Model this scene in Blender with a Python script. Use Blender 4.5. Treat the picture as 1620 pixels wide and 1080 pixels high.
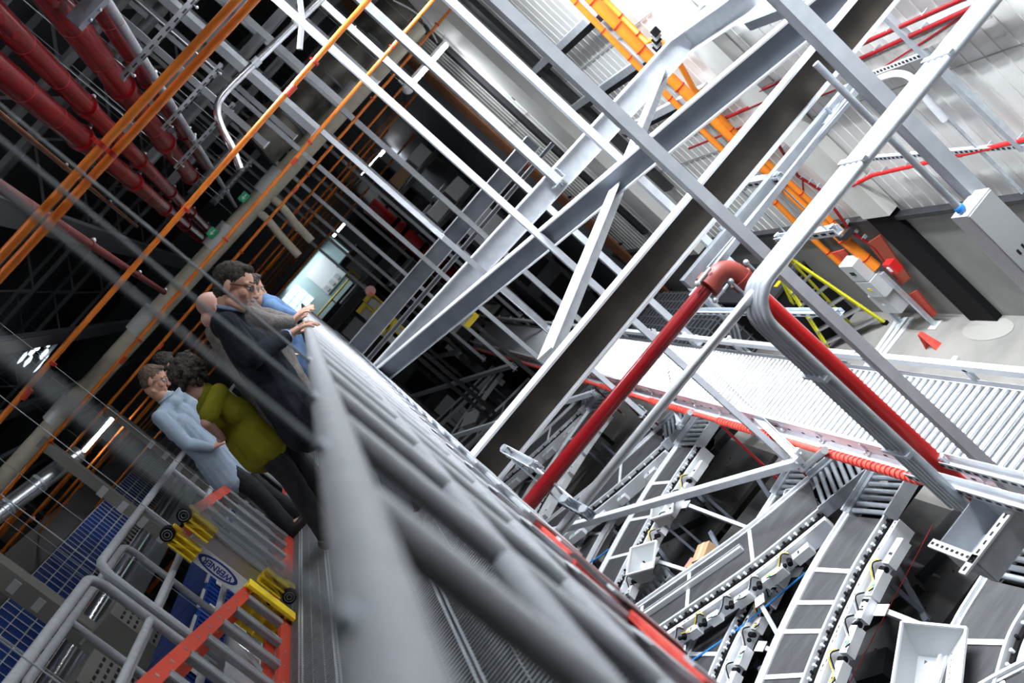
import bpy, math, random
from mathutils import Vector, Matrix
import numpy as np
random.seed(7)
for o in list(bpy.data.objects): bpy.data.objects.remove(o)
SC = bpy.context.scene
COL = SC.collection
R = math.radians
# ------------------------------------------------------------------ camera
EYE = 6.3
FPX = 1645.0
_c = np.array([810., 540.]); _V1 = np.array([475., 470.]); _V3 = np.array([7660., 6500.])
_fw = np.array([*(_V1-_c), FPX]); _fw /= np.linalg.norm(_fw)
_dn = np.array([*(_V3-_c), FPX]); _dn -= _dn@_fw*_fw; _dn /= np.linalg.norm(_dn)
_rt = np.cross(_dn, _fw)
if _rt[0] < 0: _rt = -_rt
# image axes (right, down, ahead) written in world axes (x right, y along the catwalk, z up)
ix = Vector((_rt[0], _fw[0], -_dn[0])); iy = Vector((_rt[1], _fw[1], -_dn[1])); iz = Vector((_rt[2], _fw[2], -_dn[2]))
cam = bpy.data.cameras.new('camera'); camo = bpy.data.objects.new('camera', cam); COL.objects.link(camo)
M3 = Matrix((ix, -iy, -iz)).transposed()
camo.matrix_world = Matrix.Translation((0, 0, EYE)) @ M3.to_4x4()
cam.sensor_width = 36; cam.lens = 36*FPX/1620; cam.clip_start = .02; cam.clip_end = 200
cam.dof.use_dof = True; cam.dof.focus_distance = 7.5; cam.dof.aperture_fstop = 2.8
SC.camera = camo
# ------------------------------------------------------------------ world and exposure
w = bpy.data.worlds.new('World'); SC.world = w; w.use_nodes = True
w.node_tree.nodes['Background'].inputs[0].default_value = (.55, .65, .8, 1)
w.node_tree.nodes['Background'].inputs[1].default_value = .01
SC.view_settings.view_transform = 'Standard'; SC.view_settings.look = 'None'
SC.view_settings.exposure = 0.36; SC.view_settings.gamma = 1
SC.view_settings.use_curve_mapping = False

def ray(px, py):
    v = np.array([px-_c[0], py-_c[1], FPX]); return np.array([v@_rt, v@_fw, -(v@_dn)])
def U(px, py, x=None, y=None, z=None, h=None):
    """the point of a sight line that lies on one plane of the building"""
    r = ray(px, py)
    if h is not None: z = EYE-h
    t = x/r[0] if x is not None else (y/r[1] if y is not None else (z-EYE)/r[2])
    return Vector((r[0]*t, r[1]*t, EYE+r[2]*t))

# ------------------------------------------------------------------ materials
MATS = {}
def mat(name, col, rough=.5, metal=0., col2=None, scale=8., bump=0., emit=None, spec=.5, stretch=None, detail=4):
    if name in MATS: return MATS[name]
    m = bpy.data.materials.new(name); m.use_nodes = True; MATS[name] = m
    nt = m.node_tree; b = nt.nodes['Principled BSDF']
    b.inputs['Base Color'].default_value = (*col, 1); b.inputs['Roughness'].default_value = rough
    b.inputs['Metallic'].default_value = metal; b.inputs['Specular IOR Level'].default_value = spec
    if col2 or bump:
        tc = nt.nodes.new('ShaderNodeTexCoord'); n = nt.nodes.new('ShaderNodeTexNoise')
        n.inputs['Scale'].default_value = scale; n.inputs['Detail'].default_value = detail
        src = tc.outputs['Object']
        if stretch:
            mp = nt.nodes.new('ShaderNodeMapping'); mp.inputs['Scale'].default_value = stretch
            nt.links.new(src, mp.inputs[0]); src = mp.outputs[0]
        nt.links.new(src, n.inputs['Vector'])
        if col2:
            r = nt.nodes.new('ShaderNodeValToRGB'); r.color_ramp.elements[0].position = .35; r.color_ramp.elements[1].position = .68
            r.color_ramp.elements[0].color = (*col, 1); r.color_ramp.elements[1].color = (*col2, 1)
            nt.links.new(n.outputs[0], r.inputs[0]); nt.links.new(r.outputs[0], b.inputs['Base Color'])
        if bump:
            bp = nt.nodes.new('ShaderNodeBump'); bp.inputs['Strength'].default_value = bump; bp.inputs['Distance'].default_value = .02
            nt.links.new(n.outputs[0], bp.inputs['Height']); nt.links.new(bp.outputs[0], b.inputs['Normal'])
    if emit:
        b.inputs['Emission Color'].default_value = (*emit[0], 1); b.inputs['Emission Strength'].default_value = emit[1]
    return m
def wave_bump(m, axis, scale, strength, lines=None):
    nt = m.node_tree; b = nt.nodes['Principled BSDF']
    tc = nt.nodes.new('ShaderNodeTexCoord'); wv = nt.nodes.new('ShaderNodeTexWave')
    wv.bands_direction = axis; wv.inputs['Scale'].default_value = scale; wv.wave_profile = 'SIN'
    nt.links.new(tc.outputs['Object'], wv.inputs['Vector'])
    bp = nt.nodes.new('ShaderNodeBump'); bp.inputs['Strength'].default_value = strength; bp.inputs['Distance'].default_value = .02
    nt.links.new(wv.outputs[1], bp.inputs['Height']); nt.links.new(bp.outputs[0], b.inputs['Normal'])
galv = mat('galvanised', (.50, .55, .60), .36, .55, (.62, .66, .71), 14, .02)
strut_m = mat('strut_grey', (.46, .49, .53), .5, .1, (.54, .57, .61), 10, spec=.35)
white = mat('white_paint', (.78, .80, .83), .4, .1, (.70, .72, .75), 5)
beamgrey = mat('beam_grey', (.16, .18, .22), .6, .0, (.21, .23, .27), 4, spec=.3)
beambrown = mat('beam_web_brown', (.016, .013, .010), .75, 0, (.05, .038, .028), 3.5, .05)
railgrey = mat('rail_paint', (.31, .33, .36), .55, .0, (.37, .39, .42), 25, .03, spec=.4)
deckm = mat('deck_galvanised', (.20, .215, .23), .5, .3, (.27, .285, .30), 20)
darkrod = mat('dull_rod', (.30, .33, .35), .6, .0)
orange = mat('orange_pipe', (.72, .20, .015), .42, .05, (.62, .15, .012), 9)
orangew = mat('orange_conduit', (.78, .22, .015), .5, 0)
redclamp = mat('red_clamp', (.45, .015, .01), .4)
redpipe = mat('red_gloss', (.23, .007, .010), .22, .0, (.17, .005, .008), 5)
redcoup = mat('coupling_red', (.34, .055, .04), .45, 0, (.26, .04, .03), 12)
reddim = mat('red_dim', (.12, .008, .008), .6)
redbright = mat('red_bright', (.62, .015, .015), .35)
redworn = mat('red_worn', (.80, .10, .07), .5, 0, (.55, .05, .04), 12)
black = mat('black_rubber', (.008, .008, .009), .85, spec=.15)
railgrey_lit = mat('rail_paint_lit', (.50, .52, .56), .5, 0, (.57, .59, .62), 25, .03)  # rail grey lightened on posts and plates to paint in light from the right
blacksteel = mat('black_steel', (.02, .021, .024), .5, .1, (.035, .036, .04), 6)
beltm = mat('belt', (.032, .033, .036), .65, 0, (.055, .056, .06), 3, .02, stretch=(1, 6, 1))
wallm = mat('wall_panel', (.80, .80, .78), .55, .05, (.66, .66, .64), 1.3, stretch=(1, 1, .4))
concrete = mat('concrete', (.17, .165, .155), .85, 0, (.27, .26, .24), 1.1, .05, detail=8)
concw = mat('concrete_wall', (.20, .20, .195), .85, 0, (.30, .295, .28), .9, .05, detail=8)
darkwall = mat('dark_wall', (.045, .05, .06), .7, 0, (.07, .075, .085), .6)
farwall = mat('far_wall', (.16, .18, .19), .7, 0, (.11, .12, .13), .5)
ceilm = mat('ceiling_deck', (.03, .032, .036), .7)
truss = mat('truss', (.20, .21, .23), .5, .3)
cream = mat('cream_jacket', (.50, .46, .36), .7, 0, (.40, .37, .30), 6)
alum = mat('aluminium', (.60, .62, .65), .3, .8)
ladderred = mat('ladder_red', (.50, .045, .018), .5)
yellow = mat('yellow_plastic', (.85, .62, .02), .45)
yellowl = mat('yellow_green_rail', (.90, .85, .03), .45)
boxgrey = mat('box_grey', (.55, .57, .58), .45, .1)
bluem = mat('blue_plastic', (.008, .035, .20), .6, 0, (.010, .045, .24), 3, spec=.15)
bluehose = mat('blue_hose', (.03, .25, .70), .4)
cardb = mat('cardboard', (.50, .31, .17), .8)
silver = mat('silver_duct', (.70, .72, .75), .22, .9)
tubeglow = mat('lamp_tube', (1, 1, 1), .5, emit=((.93, .96, 1), 30))
skin = mat('skin', (.56, .30, .21), .55, 0, (.62, .35, .26), 18)
skinp = mat('skin_pink', (.58, .34, .28), .5, 0, (.62, .36, .30), 15)
hairdark = mat('hair_dark', (.022, .018, .015), .7, 0, (.05, .04, .033), 60, .5)
hairgrey = mat('hair_grey', (.022, .018, .015), .75, 0, (.07, .062, .056), 50, .5, spec=.2)
beardm = mat('beard_grey', (.50, .47, .45), .8, 0, (.32, .29, .27), 90, .4)
suit = mat('suit_navy', (.010, .012, .018), .9, 0, (.018, .021, .030), 8, .1, spec=.15)
tweed = mat('jacket_grey', (.13, .12, .115), .9, 0, (.19, .175, .165), 60, .3)
trouser = mat('trouser_dark', (.010, .011, .014), .85)
trouserg = mat('trouser_slate', (.05, .057, .072), .85)
shirtb = mat('shirt_light_blue', (.30, .39, .50), .8, 0, (.37, .46, .56), 6, .1, spec=.2)
shirtn = mat('shirt_mid_blue', (.10, .20, .38), .8)
olive = mat('top_olive', (.21, .20, .010), .8, 0, (.16, .155, .008), 5, .1, spec=.2)
leather = mat('shoe_leather', (.025, .018, .014), .4)
gold = mat('gold', (.8, .55, .2), .25, 1)
glassy = mat('lens', (.12, .13, .14), .1)
glassy.node_tree.nodes['Principled BSDF'].inputs['Alpha'].default_value = .25
signgreen = mat('sign_green', (.02, .45, .20), .5)
signwhite = mat('sign_white', (.85, .85, .85), .5)
labelw = mat('label_white', (.75, .77, .80), .35)
labelblue = mat('label_blue', (.02, .05, .30), .4)
holem = mat('hole_black', (.01, .01, .012), .8)

# ------------------------------------------------------------------ mesh builder
class MB:
    def __init__(s): s.v = []; s.f = []; s.m = []; s.s = []; s.mats = []
    def mi(s, m):
        if m not in s.mats: s.mats.append(m)
        return s.mats.index(m)
    def add(s, vs, fs, m, smooth=False):
        n = len(s.v); s.v += [tuple(v) for v in vs]; k = s.mi(m)
        for f in fs: s.f.append([i+n for i in f]); s.m.append(k); s.s.append(smooth)
        return s
    def obox(s, c, ax, ay, az, m):
        c = Vector(c); vs = [c+ax*i+ay*j+az*k for i in (-1, 1) for j in (-1, 1) for k in (-1, 1)]
        return s.add(vs, [(0, 1, 3, 2), (4, 6, 7, 5), (0, 4, 5, 1), (2, 3, 7, 6), (0, 2, 6, 4), (1, 5, 7, 3)], m)
    def box(s, c, size, m, rz=0):
        cs, sn = math.cos(rz), math.sin(rz)
        return s.obox(c, Vector((cs, sn, 0))*size[0]/2, Vector((-sn, cs, 0))*size[1]/2, Vector((0, 0, size[2]/2)), m)
    def frame(s, p, q, up=(0, 0, 1)):
        p, q = Vector(p), Vector(q); d = (q-p).normalized(); up = Vector(up)
        if abs(d.dot(up)) > .98: up = Vector((1, 0, 0))
        a = d.cross(up).normalized(); b = a.cross(d).normalized(); return p, q, d, a, b
    def bar(s, p, q, w, h, m, up=(0, 0, 1), da=0, db=0):
        p, q, d, a, b = s.frame(p, q, up)
        return s.obox((p+q)/2+a*da+b*db, (q-p)/2, a*w/2, b*h/2, m)
    def ibeam(s, p, q, w, h, mf, mw, t=.012, up=(0, 0, 1), tw=.01):
        s.bar(p, q, w, t, mf, up, 0, h/2-t/2); s.bar(p, q, w, t, mf, up, 0, -h/2+t/2)
        return s.bar(p, q, tw, h-2*t, mw, up)
    def channel(s, p, q, w, h, m, t=.003, up=(0, 0, 1), open_=1):
        # web faces b = -, flanges on a = +-
        s.bar(p, q, w, t, m, up, 0, -open_*(h/2-t/2)); s.bar(p, q, t, h, m, up, w/2-t/2, 0)
        return s.bar(p, q, t, h, m, up, -w/2+t/2, 0)
    def tube(s, p, q, r, m, n=12, r2=None, cap=True):
        p, q, d, a, b = s.frame(p, q); r2 = r if r2 is None else r2; k = len(s.v); vs = []
        for c, rr in ((p, r), (q, r2)):
            for i in range(n):
                t = 2*math.pi*i/n; vs.append(c+a*math.cos(t)*rr+b*math.sin(t)*rr)
        s.add(vs, [(i, (i+1) % n, n+(i+1) % n, n+i) for i in range(n)], m, True)
        if cap: s.add(vs, [list(range(n))[::-1], list(range(n, 2*n))], m)
        return s
    def path(s, pts, r, m, n=12):
        pts = [Vector(p) for p in pts]; vs = []; N = len(pts); a = None
        for i, p in enumerate(pts):
            d = (pts[min(i+1, N-1)]-pts[max(i-1, 0)]).normalized()
            if a is None:
                u = Vector((0, 0, 1)) if abs(d.z) < .9 else Vector((1, 0, 0)); a = d.cross(u).normalized()
            else: a = (a-d*a.dot(d)).normalized()
            b = d.cross(a)
            for j in range(n):
                t = 2*math.pi*j/n; vs.append(p+(a*math.cos(t)+b*math.sin(t))*r)
        fs = [(i*n+j, i*n+(j+1) % n, (i+1)*n+(j+1) % n, (i+1)*n+j) for i in range(N-1) for j in range(n)]
        s.add(vs, fs, m, True); s.add([vs[j] for j in range(n)], [list(range(n))], m)
        return s.add([vs[(N-1)*n+j] for j in range(n)], [list(range(n))], m)
    def sweep(s, pts, prof, m, up=(0, 0, 1)):
        pts = [Vector(p) for p in pts]; up = Vector(up); N = len(pts); n = len(prof); vs = []
        for i, p in enumerate(pts):
            d = (pts[min(i+1, N-1)]-pts[max(i-1, 0)]).normalized(); a = d.cross(up).normalized(); b = a.cross(d)
            vs += [p+a*u+b*v for u, v in prof]
        fs = [(i*n+j, i*n+(j+1) % n, (i+1)*n+(j+1) % n, (i+1)*n+j) for i in range(N-1) for j in range(n)]
        fs += [list(range(n))[::-1], [(N-1)*n+j for j in range(n)]]
        return s.add(vs, fs, m)
    def poly(s, pts, ext, m):
        n = len(pts); pts = [Vector(p) for p in pts]; ext = Vector(ext)
        vs = pts+[p+ext for p in pts]
        return s.add(vs, [list(range(n))[::-1], list(range(n, 2*n))]+[(i, (i+1) % n, n+(i+1) % n, n+i) for i in range(n)], m)
    def sphere(s, c, r, m, n=12, k=8, ax=None):
        c = Vector(c); A = ax or (Vector((1, 0, 0)), Vector((0, 1, 0)), Vector((0, 0, 1)))
        if not hasattr(r, '__len__'): r = (r, r, r)
        vs = [c+A[2]*r[2]]
        for i in range(1, k):
            t = math.pi*i/k
            for j in range(n):
                u = 2*math.pi*j/n
                vs.append(c+A[0]*(r[0]*math.sin(t)*math.cos(u))+A[1]*(r[1]*math.sin(t)*math.sin(u))+A[2]*(r[2]*math.cos(t)))
        vs.append(c-A[2]*r[2]); L = len(vs)-1
        fs = [(0, 1+j, 1+(j+1) % n) for j in range(n)]
        fs += [(1+i*n+j, 1+(i+1)*n+j, 1+(i+1)*n+(j+1) % n, 1+i*n+(j+1) % n) for i in range(k-2) for j in range(n)]
        fs += [(L, 1+(k-2)*n+(j+1) % n, 1+(k-2)*n+j) for j in range(n)]
        return s.add(vs, fs, m, True)
    def cap(s, p, q, r1, r2, m, n=12):
        s.tube(p, q, r1, m, n, r2); s.sphere(p, r1, m, n); return s.sphere(q, r2, m, n)
    def build(s, name, parent=None, label=None, cat=None, group=None, kind=None, origin=None):
        me = bpy.data.meshes.new(name); o = bpy.data.objects.new(name, me); COL.objects.link(o)
        V = [Vector(v) for v in s.v]
        if parent is not None:
            off = parent.get('_org'); off = Vector(off); o.parent = parent
        elif origin is not None: off = Vector(origin); o.location = off
        else:
            xs = [v.x for v in V]; ys = [v.y for v in V]; zs = [v.z for v in V]
            off = Vector(((min(xs)+max(xs))/2, (min(ys)+max(ys))/2, min(zs))); o.location = off
        me.from_pydata([tuple(v-off) for v in V], [], s.f)
        for m in s.mats: me.materials.append(m)
        me.polygons.foreach_set('material_index', s.m); me.polygons.foreach_set('use_smooth', s.s); me.update()
        o['_org'] = tuple(off)
        tag(o, label, cat, group, kind)
        return o
def tag(o, label=None, cat=None, group=None, kind=None):
    if label: o['label'] = label
    if cat: o['category'] = cat
    if group: o['group'] = group
    if kind: o['kind'] = kind
    return o
def thing(name, loc, label, cat, group=None):
    o = bpy.data.objects.new(name, None); COL.objects.link(o); o.location = Vector(loc); o.empty_display_size = .1
    o['_org'] = tuple(Vector(loc)); return tag(o, label, cat, group)
def NTH(i): return ['first', 'second', 'third', 'fourth', 'fifth', 'sixth', 'seventh', 'eighth', 'ninth', 'tenth', 'eleventh', 'twelfth', 'thirteenth', 'fourteenth', 'fifteenth', 'sixteenth', 'seventeenth', 'eighteenth', 'nineteenth', 'twentieth'][i]
def V(*a): return Vector(a)

# ------------------------------------------------------------------ lamps of the hall
def linear_light(x, y, z, label, L=.95, power=60, drop=None, axis='x', spread=160, glow=True):
    t = thing('linear_light', (x, y, z), label, 'light fixture', 'linear light fixtures hung in the hall')
    d = V(1, 0, 0) if axis == 'x' else V(0, 1, 0); c = V(x, y, z)
    b = MB(); b.bar(c-d*(L/2+.04)+V(0, 0, .05), c+d*(L/2+.04)+V(0, 0, .05), .12, .05, white); b.build('housing', t)
    g = MB(); g.tube(c-d*L/2, c+d*L/2, .05, tubeglow, 12); g.build('lamp_tube', t)
    e = MB()
    for k in (-1, 1): e.box(c+d*k*(L/2+.03), (.05, .08, .09), white)
    e.build('end_cap', t)
    drop = drop or 12.5-z
    s = MB()
    for k in (-1, 1): s.tube(c+d*k*L*.35+V(0, 0, .07), c+d*k*L*.35+V(0, 0, drop), .004, galv, 5)
    s.build('hanger_wire', t)
    la = bpy.data.lights.new('lamp_light', 'AREA'); la.shape = 'RECTANGLE'; la.size = L if axis == 'x' else .1; la.size_y = .1 if axis == 'x' else L
    la.spread = R(spread); la.energy = power; la.color = (.90, .95, 1); lo = bpy.data.objects.new('lamp_light', la); COL.objects.link(lo); lo.parent = t; lo.location = (0, 0, -.045)
for i, (y, x) in enumerate(((18., 4.45), (30.5, 4.3), (46., 3.2))):
    linear_light(x, y, 7.25 if i < 2 else 6.95, ['bright tube light nearest the corrugated wall, biggest glare in the picture', 'bright tube light further along the hall behind the hanger struts', 'small distant tube light above the glazed control room'][i], power=[120, 150, 30][i])
# unseen fixtures above the conveyors; wall and chute ones added to brighten those
HB = [(3.2, 4.0, 8.8), (3.4, 8.0, 8.8), (3.6, 12.0, 9.2), (4.3, 6.0, 9.0), (4.3, 11.0, 9.3), (3.6, 0.5, 8.8), (-1.2, 2.5, 10.2), (1.5, 8.2, 9.2)]
for i, (x, y, z) in enumerate(HB):
    linear_light(x, y, z, 'long tube light high above the sorter, ' + ['over the near wall end', 'over the roller line', 'over the far roller line', 'added to brighten the near wall panels', 'added to brighten the far wall panels', 'behind the camera by the wall', 'behind the camera over the walkway', 'added to brighten the nearest chutes'][i], L=2.4, power=[340, 390, 330, 300, 300, 60, 5, 150][i], axis='y', spread=[125, 125, 110, 130, 110, 140, 140, 70][i])
linear_light(-5.1, 24., 7.65, 'small glowing tube light behind the railing on the dim left side', power=14)
linear_light(-3.0, 5.0, 9.8, 'long tube light high above the left guard rail', L=2.4, power=4, axis='y')
linear_light(-4.5, 15.0, 10.8, 'long tube light high above the blue bins', L=2.4, power=4, axis='y')
# ------------------------------------------------------------------ setting
def struct(b, name): return b.build(name, kind='structure')
struct(MB().box((-4, 21, -.1), (26, 62, .2), concrete), 'floor')
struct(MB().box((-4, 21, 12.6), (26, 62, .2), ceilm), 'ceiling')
b = MB(); b.box((5.3, 21, 7.1), (.2, 62, 10.7), wallm)
for k in range(110): b.box((5.196, 3+.22*k, 7.1), (.014, .035, 10.7), wallm)
for z in (3.35, 5.4, 7.4): b.box((5.188, 21, z), (.006, 62, .012), mat('seam', (.30, .30, .29), .8))
struct(b, 'wall_right')
struct(MB().box((5.28, 21, .885), (.26, 62, 1.77), concw), 'baseboard_right')
struct(MB().box((-4, 52, 6.2), (26, .3, 12.6), farwall), 'wall_far')
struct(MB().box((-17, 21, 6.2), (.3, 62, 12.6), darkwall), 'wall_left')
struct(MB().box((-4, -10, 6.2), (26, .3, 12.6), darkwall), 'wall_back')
# ------------------------------------------------------------------ walkway
DZ = EYE-1.19            # deck level
RX, RZ = -.105, EYE-.145  # near handrail axis
deck = thing('catwalk_deck', (-.82, 12, DZ-.25), 'galvanised steel grating walkway the people stand on, between the two guard rails', 'walkway')
edges = [-1.63, -1.40, -1.15, -.85, -.55, -.14]
Y0, Y1 = 1.2, 26.
for i in range(5):
    b = MB(); x0, x1 = edges[i]+.006, edges[i+1]-.006; y = Y0
    while y < (17 if i else 17):
        b.bar((x0, y, DZ-.012), (x1, y, DZ-.012), .010, .024, deckm); y += .034
    b.bar((x0+.006, Y0, DZ-.02), (x0+.006, Y1, DZ-.02), .008, .05, galv); b.bar((x1-.006, Y0, DZ-.02), (x1-.006, Y1, DZ-.02), .008, .05, galv)
    n = 3
    for k in range(1, n): b.bar((x0+(x1-x0)*k/n, Y0, DZ-.016), (x0+(x1-x0)*k/n, Y1, DZ-.016), .004, .03, deckm)
    b.box(((x0+x1)/2, (17+Y1)/2, DZ-.02), (x1-x0, Y1-17, .03), deckm)
    b.build('grating_plank', deck)
b = MB()
for y in np.arange(2.2, 26, 1.9): b.ibeam((-1.66, y, DZ-.13), (-.12, y, DZ-.13), .08, .16, beamgrey, beamgrey)
b.build('joist', deck)
b = MB(); b.channel((-.105, .35, DZ-.10), (-.105, 3.75, DZ-.10), .045, .20, redworn, .008, open_=1); b.bar((-.075, .35, DZ-.1), (-.075, 3.75, DZ-.1), .012, .20, redworn)
b.build('edge_beam', deck, 'worn red edge beam of the walkway')
b = MB(); b.bar((-.068, 2.62, DZ-.09), (-.068, 3.15, DZ-.09), .012, .24, blacksteel); b.build('cover_plate', deck, 'dark plate over the red edge')
b = MB(); b.bar((-.072, 3.75, DZ-.1), (-.072, 26, DZ-.1), .016, .21, galv); b.build('edge_cover', deck)
b = MB(); b.bar((-1.67, 1.2, DZ-.1), (-1.67, 26, DZ-.1), .05, .2, redworn); b.build('edge_beam', deck, 'worn red edge beam of the walkway')

gr = thing('guard_rail', (RX, 9, DZ), 'grey painted tubular guard rail running past the lens, right side of the walkway', 'guard rail')
b = MB(); b.path([(RX, y, RZ) for y in (.06, .3, .6, 1, 2, 4, 8, 14, 20, 26)], .0245, railgrey, 24); b.build('handrail', gr)
for h_, r_ in ((.48, .021), (.80, .021)):
    b = MB(); b.path([(RX, y, EYE-h_) for y in (.2, 1, 4, 10, 26)], r_, railgrey, 16); b.build('mid_rail', gr)
ys = [.35+.575*i for i in range(22)]+[13.5+1.2*i for i in range(11)]
for y in ys:
    b = MB(); b.tube((RX+.002, y, RZ-.015), (RX+.002, y, DZ-.02), .020, railgrey_lit, 14)
    b.box((RX+.02, y, DZ+.05), (.012, .085, .26), railgrey_lit)
    b.sphere((RX+.02, y, DZ+.18), (.006, .0425, .04), railgrey_lit)
    L_ = .30 if y > 3.3 else .06
    b.box((RX+.045, y, DZ-.06), (.008, L_, .26), railgrey_lit)
    b.build('post', gr)
b = MB(); b.bar((RX-.02, .3, DZ+.06), (RX-.02, 26, DZ+.06), .006, .13, railgrey_lit); b.build('kick_plate', gr)

# left guard rail
LX = -1.78
for k, (ya, yb) in enumerate(((2.0, 5.62), (5.80, 10.6), (10.8, 16.), (16.2, 24))):
    g = thing('guard_rail', (LX, (ya+yb)/2, DZ), 'grey tubular guard rail section with rounded corners, left side, ' + ['nearest the camera', 'behind the stepladders', 'beyond the second stepladder', 'at the far end'][k], 'guard rail')
    zt = RZ+.02; r = .12
    def arc(cy, cz, a0, a1): return [(LX, cy+r*math.cos(a), cz+r*math.sin(a)) for a in np.linspace(a0, a1, 7)]
    pts = [(LX, ya, DZ-.15)]+arc(ya+r, zt-r, math.pi, math.pi/2)+arc(yb-r, zt-r, math.pi/2, 0)+[(LX, yb, DZ-.15)]
    MB().path(pts, .026, railgrey, 16).build('handrail', g)
    for hh in (.38, .74):
        MB().tube((LX, ya, zt-hh), (LX, yb, zt-hh), .023, railgrey, 14).build('mid_rail', g)
    n = max(2, int((yb-ya)/1.25))
    for i in range(1, n):
        y = ya+(yb-ya)*i/n
        MB().tube((LX, y, zt), (LX, y, DZ-.15), .023, railgrey, 14).build('post', g)
# second outer rail behind it (a stair gate cage)
for k, (xx, ya, yb) in enumerate(((-2.25, 2.6, 5.0), (-2.3, 5.3, 8.3))):
    g = thing('guard_rail', (xx, (ya+yb)/2, DZ-.3), 'outer grey tubular guard rail behind the left one, ' + ['near the bottom left corner', 'beside the blue bins'][k], 'guard rail')
    zt = RZ-.08; r = .12; 
    pts = [(xx, ya, DZ-.3)]+[(xx, ya+r+r*math.cos(a), zt-r+r*math.sin(a)) for a in np.linspace(math.pi, math.pi/2, 7)]+[(xx, yb-r+r*math.cos(a), zt-r+r*math.sin(a)) for a in np.linspace(math.pi/2, 0, 7)]+[(xx, yb, DZ-.33)]
    MB().path(pts, .026, railgrey, 16).build('handrail', g)
    MB().tube((xx, ya, zt-.45), (xx, yb, zt-.45), .023, railgrey, 14).build('mid_rail', g)
    for f in (.36, .7): MB().tube((xx, ya+(yb-ya)*f, zt), (xx, ya+(yb-ya)*f, DZ-.3), .023, railgrey, 14).build('post', g)

b = MB(); b.bar((-2.27, 2.4, DZ-.36), (-2.27, 8.5, DZ-.36), .12, .12, boxgrey)
for y in (2.6, 5.2, 8.2): b.bar((-2.27, y, 0), (-2.27, y, DZ-.4), .1, .1, boxgrey, (0, 1, 0))
b.build('support_frame', label='grey support frame under the outer guard rail on the left', cat='frame')
# thin hanger rods that carry the walkway along both rails
names = ['blurred rod nearest the lens', 'rod crossing in front of the suited man\'s legs', 'rod crossing the suited man\'s shoulder', 'rod between the suited man and the railing', 'rod left of the suited man\'s head', 'rod at the far end of the railing']
for i, y in enumerate((.50, 1.09, 1.64, 2.6)):
    b = MB(); r = .0036
    b.tube((-.105, y, RZ+.02), (-.105, y, 12.4), r, darkrod, 10); b.tube((-.105, y, RZ+.02), (-.105, y, RZ+.035), .008, galv, 8)
    b.build('hanger_rod', label='thin grey vertical hanger rod, '+names[i], cat='rod', group='hanger rods along the railing')
rodx = [(-1.72, 4.2), (-1.72, 5.6), (-1.72, 7.2), (-1.72, 9.1), (-2.6, 6.4), (-2.6, 9.2), (-3.4, 7.6), (-3.4, 10.8), (-4.2, 9.5), (-4.2, 13.)]
for i, (x, y) in enumerate(rodx):
    b = MB(); b.tube((x, y, DZ-.6), (x, y, 12.4), .0035, darkrod, 6); b.sphere((x, y, DZ-.6), .014, galv, 8, 5)
    b.build('hanger_rod', label='thin dark hanger rod left of the walkway, %s of ten from near to far' % NTH(i), cat='rod', group='hanger rods left of the walkway')

# ------------------------------------------------------------------ steel of the next bays
def beam(p, q, w, h, lab, mf=white, mw=beamgrey, extra=None, name='steel_beam'):
    p, q = Vector(p), Vector(q); t = thing(name, (p+q)/2, lab, 'steel beam')
    for s_ in (1, -1):
        b = MB(); b.bar(p, q, w, .014, mf, (0, 0, 1), 0, s_*(h/2-.007)); b.build('flange', t)
    b = MB(); b.bar(p, q, .012, h-.028, mw); b.build('web', t)
    if extra:
        b = MB()
        for f in extra:
            c = p.lerp(q, f); b.box(c, (.01, w*.9, h-.03), mf)
        b.build('stiffener', t)
    return t
hb1 = 1.25
beam((-1.7, 5.60, EYE-1.352), (5.2, 5.52, EYE-1.352), .13, .205, 'big I beam with a dark rusty brown web and white flanges, crossing the picture', white, beambrown)
p = U(597, 598, h=1.30); q = U(1283, 30, h=1.30); q2 = p+(q-p)*1.12
beam(p-(q-p)*.1, q2, .12, .20, 'slate grey diagonal brace beam that ends at the railing, crossing behind the brown beam', white, beamgrey)
p = U(590, 602, h=1.30); q = U(1062, 88, h=1.30)
beam(p-(q-p)*.15, q+(q-p)*.12, .16, .26, 'grey I beam with a wide bright web, behind the slate diagonal brace', white, strut_m)
p = U(1050, 108, h=1.36); q = U(862, 560, h=1.30)
t = thing('brace_angle', (p+q)/2, 'bright wide L shaped brace between the two big beams, leaning against the brown one', 'steel brace')
b = MB(); b.bar(p, q, .13, .012, white); b.build('leg_plate', t); b = MB(); b.bar(p, q, .012, .12, strut_m, (0, 0, 1), .06, -.06); b.build('leg_plate', t)
for i, (y, xa, xb, z, w_, h_) in enumerate(((17.6, -1.2, 4.6, EYE-1.25, .2, .3), (17.9, -.6, 4.9, EYE-1.55, .06, .08), (30., -1, 5.1, EYE-1.2, .2, .32), (36., -1.2, 5.1, EYE-1.2, .25, .35))):
    beam((xa, y, z), (xb, y, z), w_, h_, ['grey cross beam under the hanger struts, third bay from the camera', 'thin white cross channel just below the third bay beam', 'dark cross beam in front of the control room steps', 'furthest cross beam by the control room'][i], white if i < 2 else beamgrey, beamgrey if i < 2 else blacksteel)
p = U(1085, 62, h=1.3); q = U(1190, -10, h=1.3)
beam(p, q, .3, .25, 'short white beam stub at the wall near the top of the picture', white, strut_m)

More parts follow.
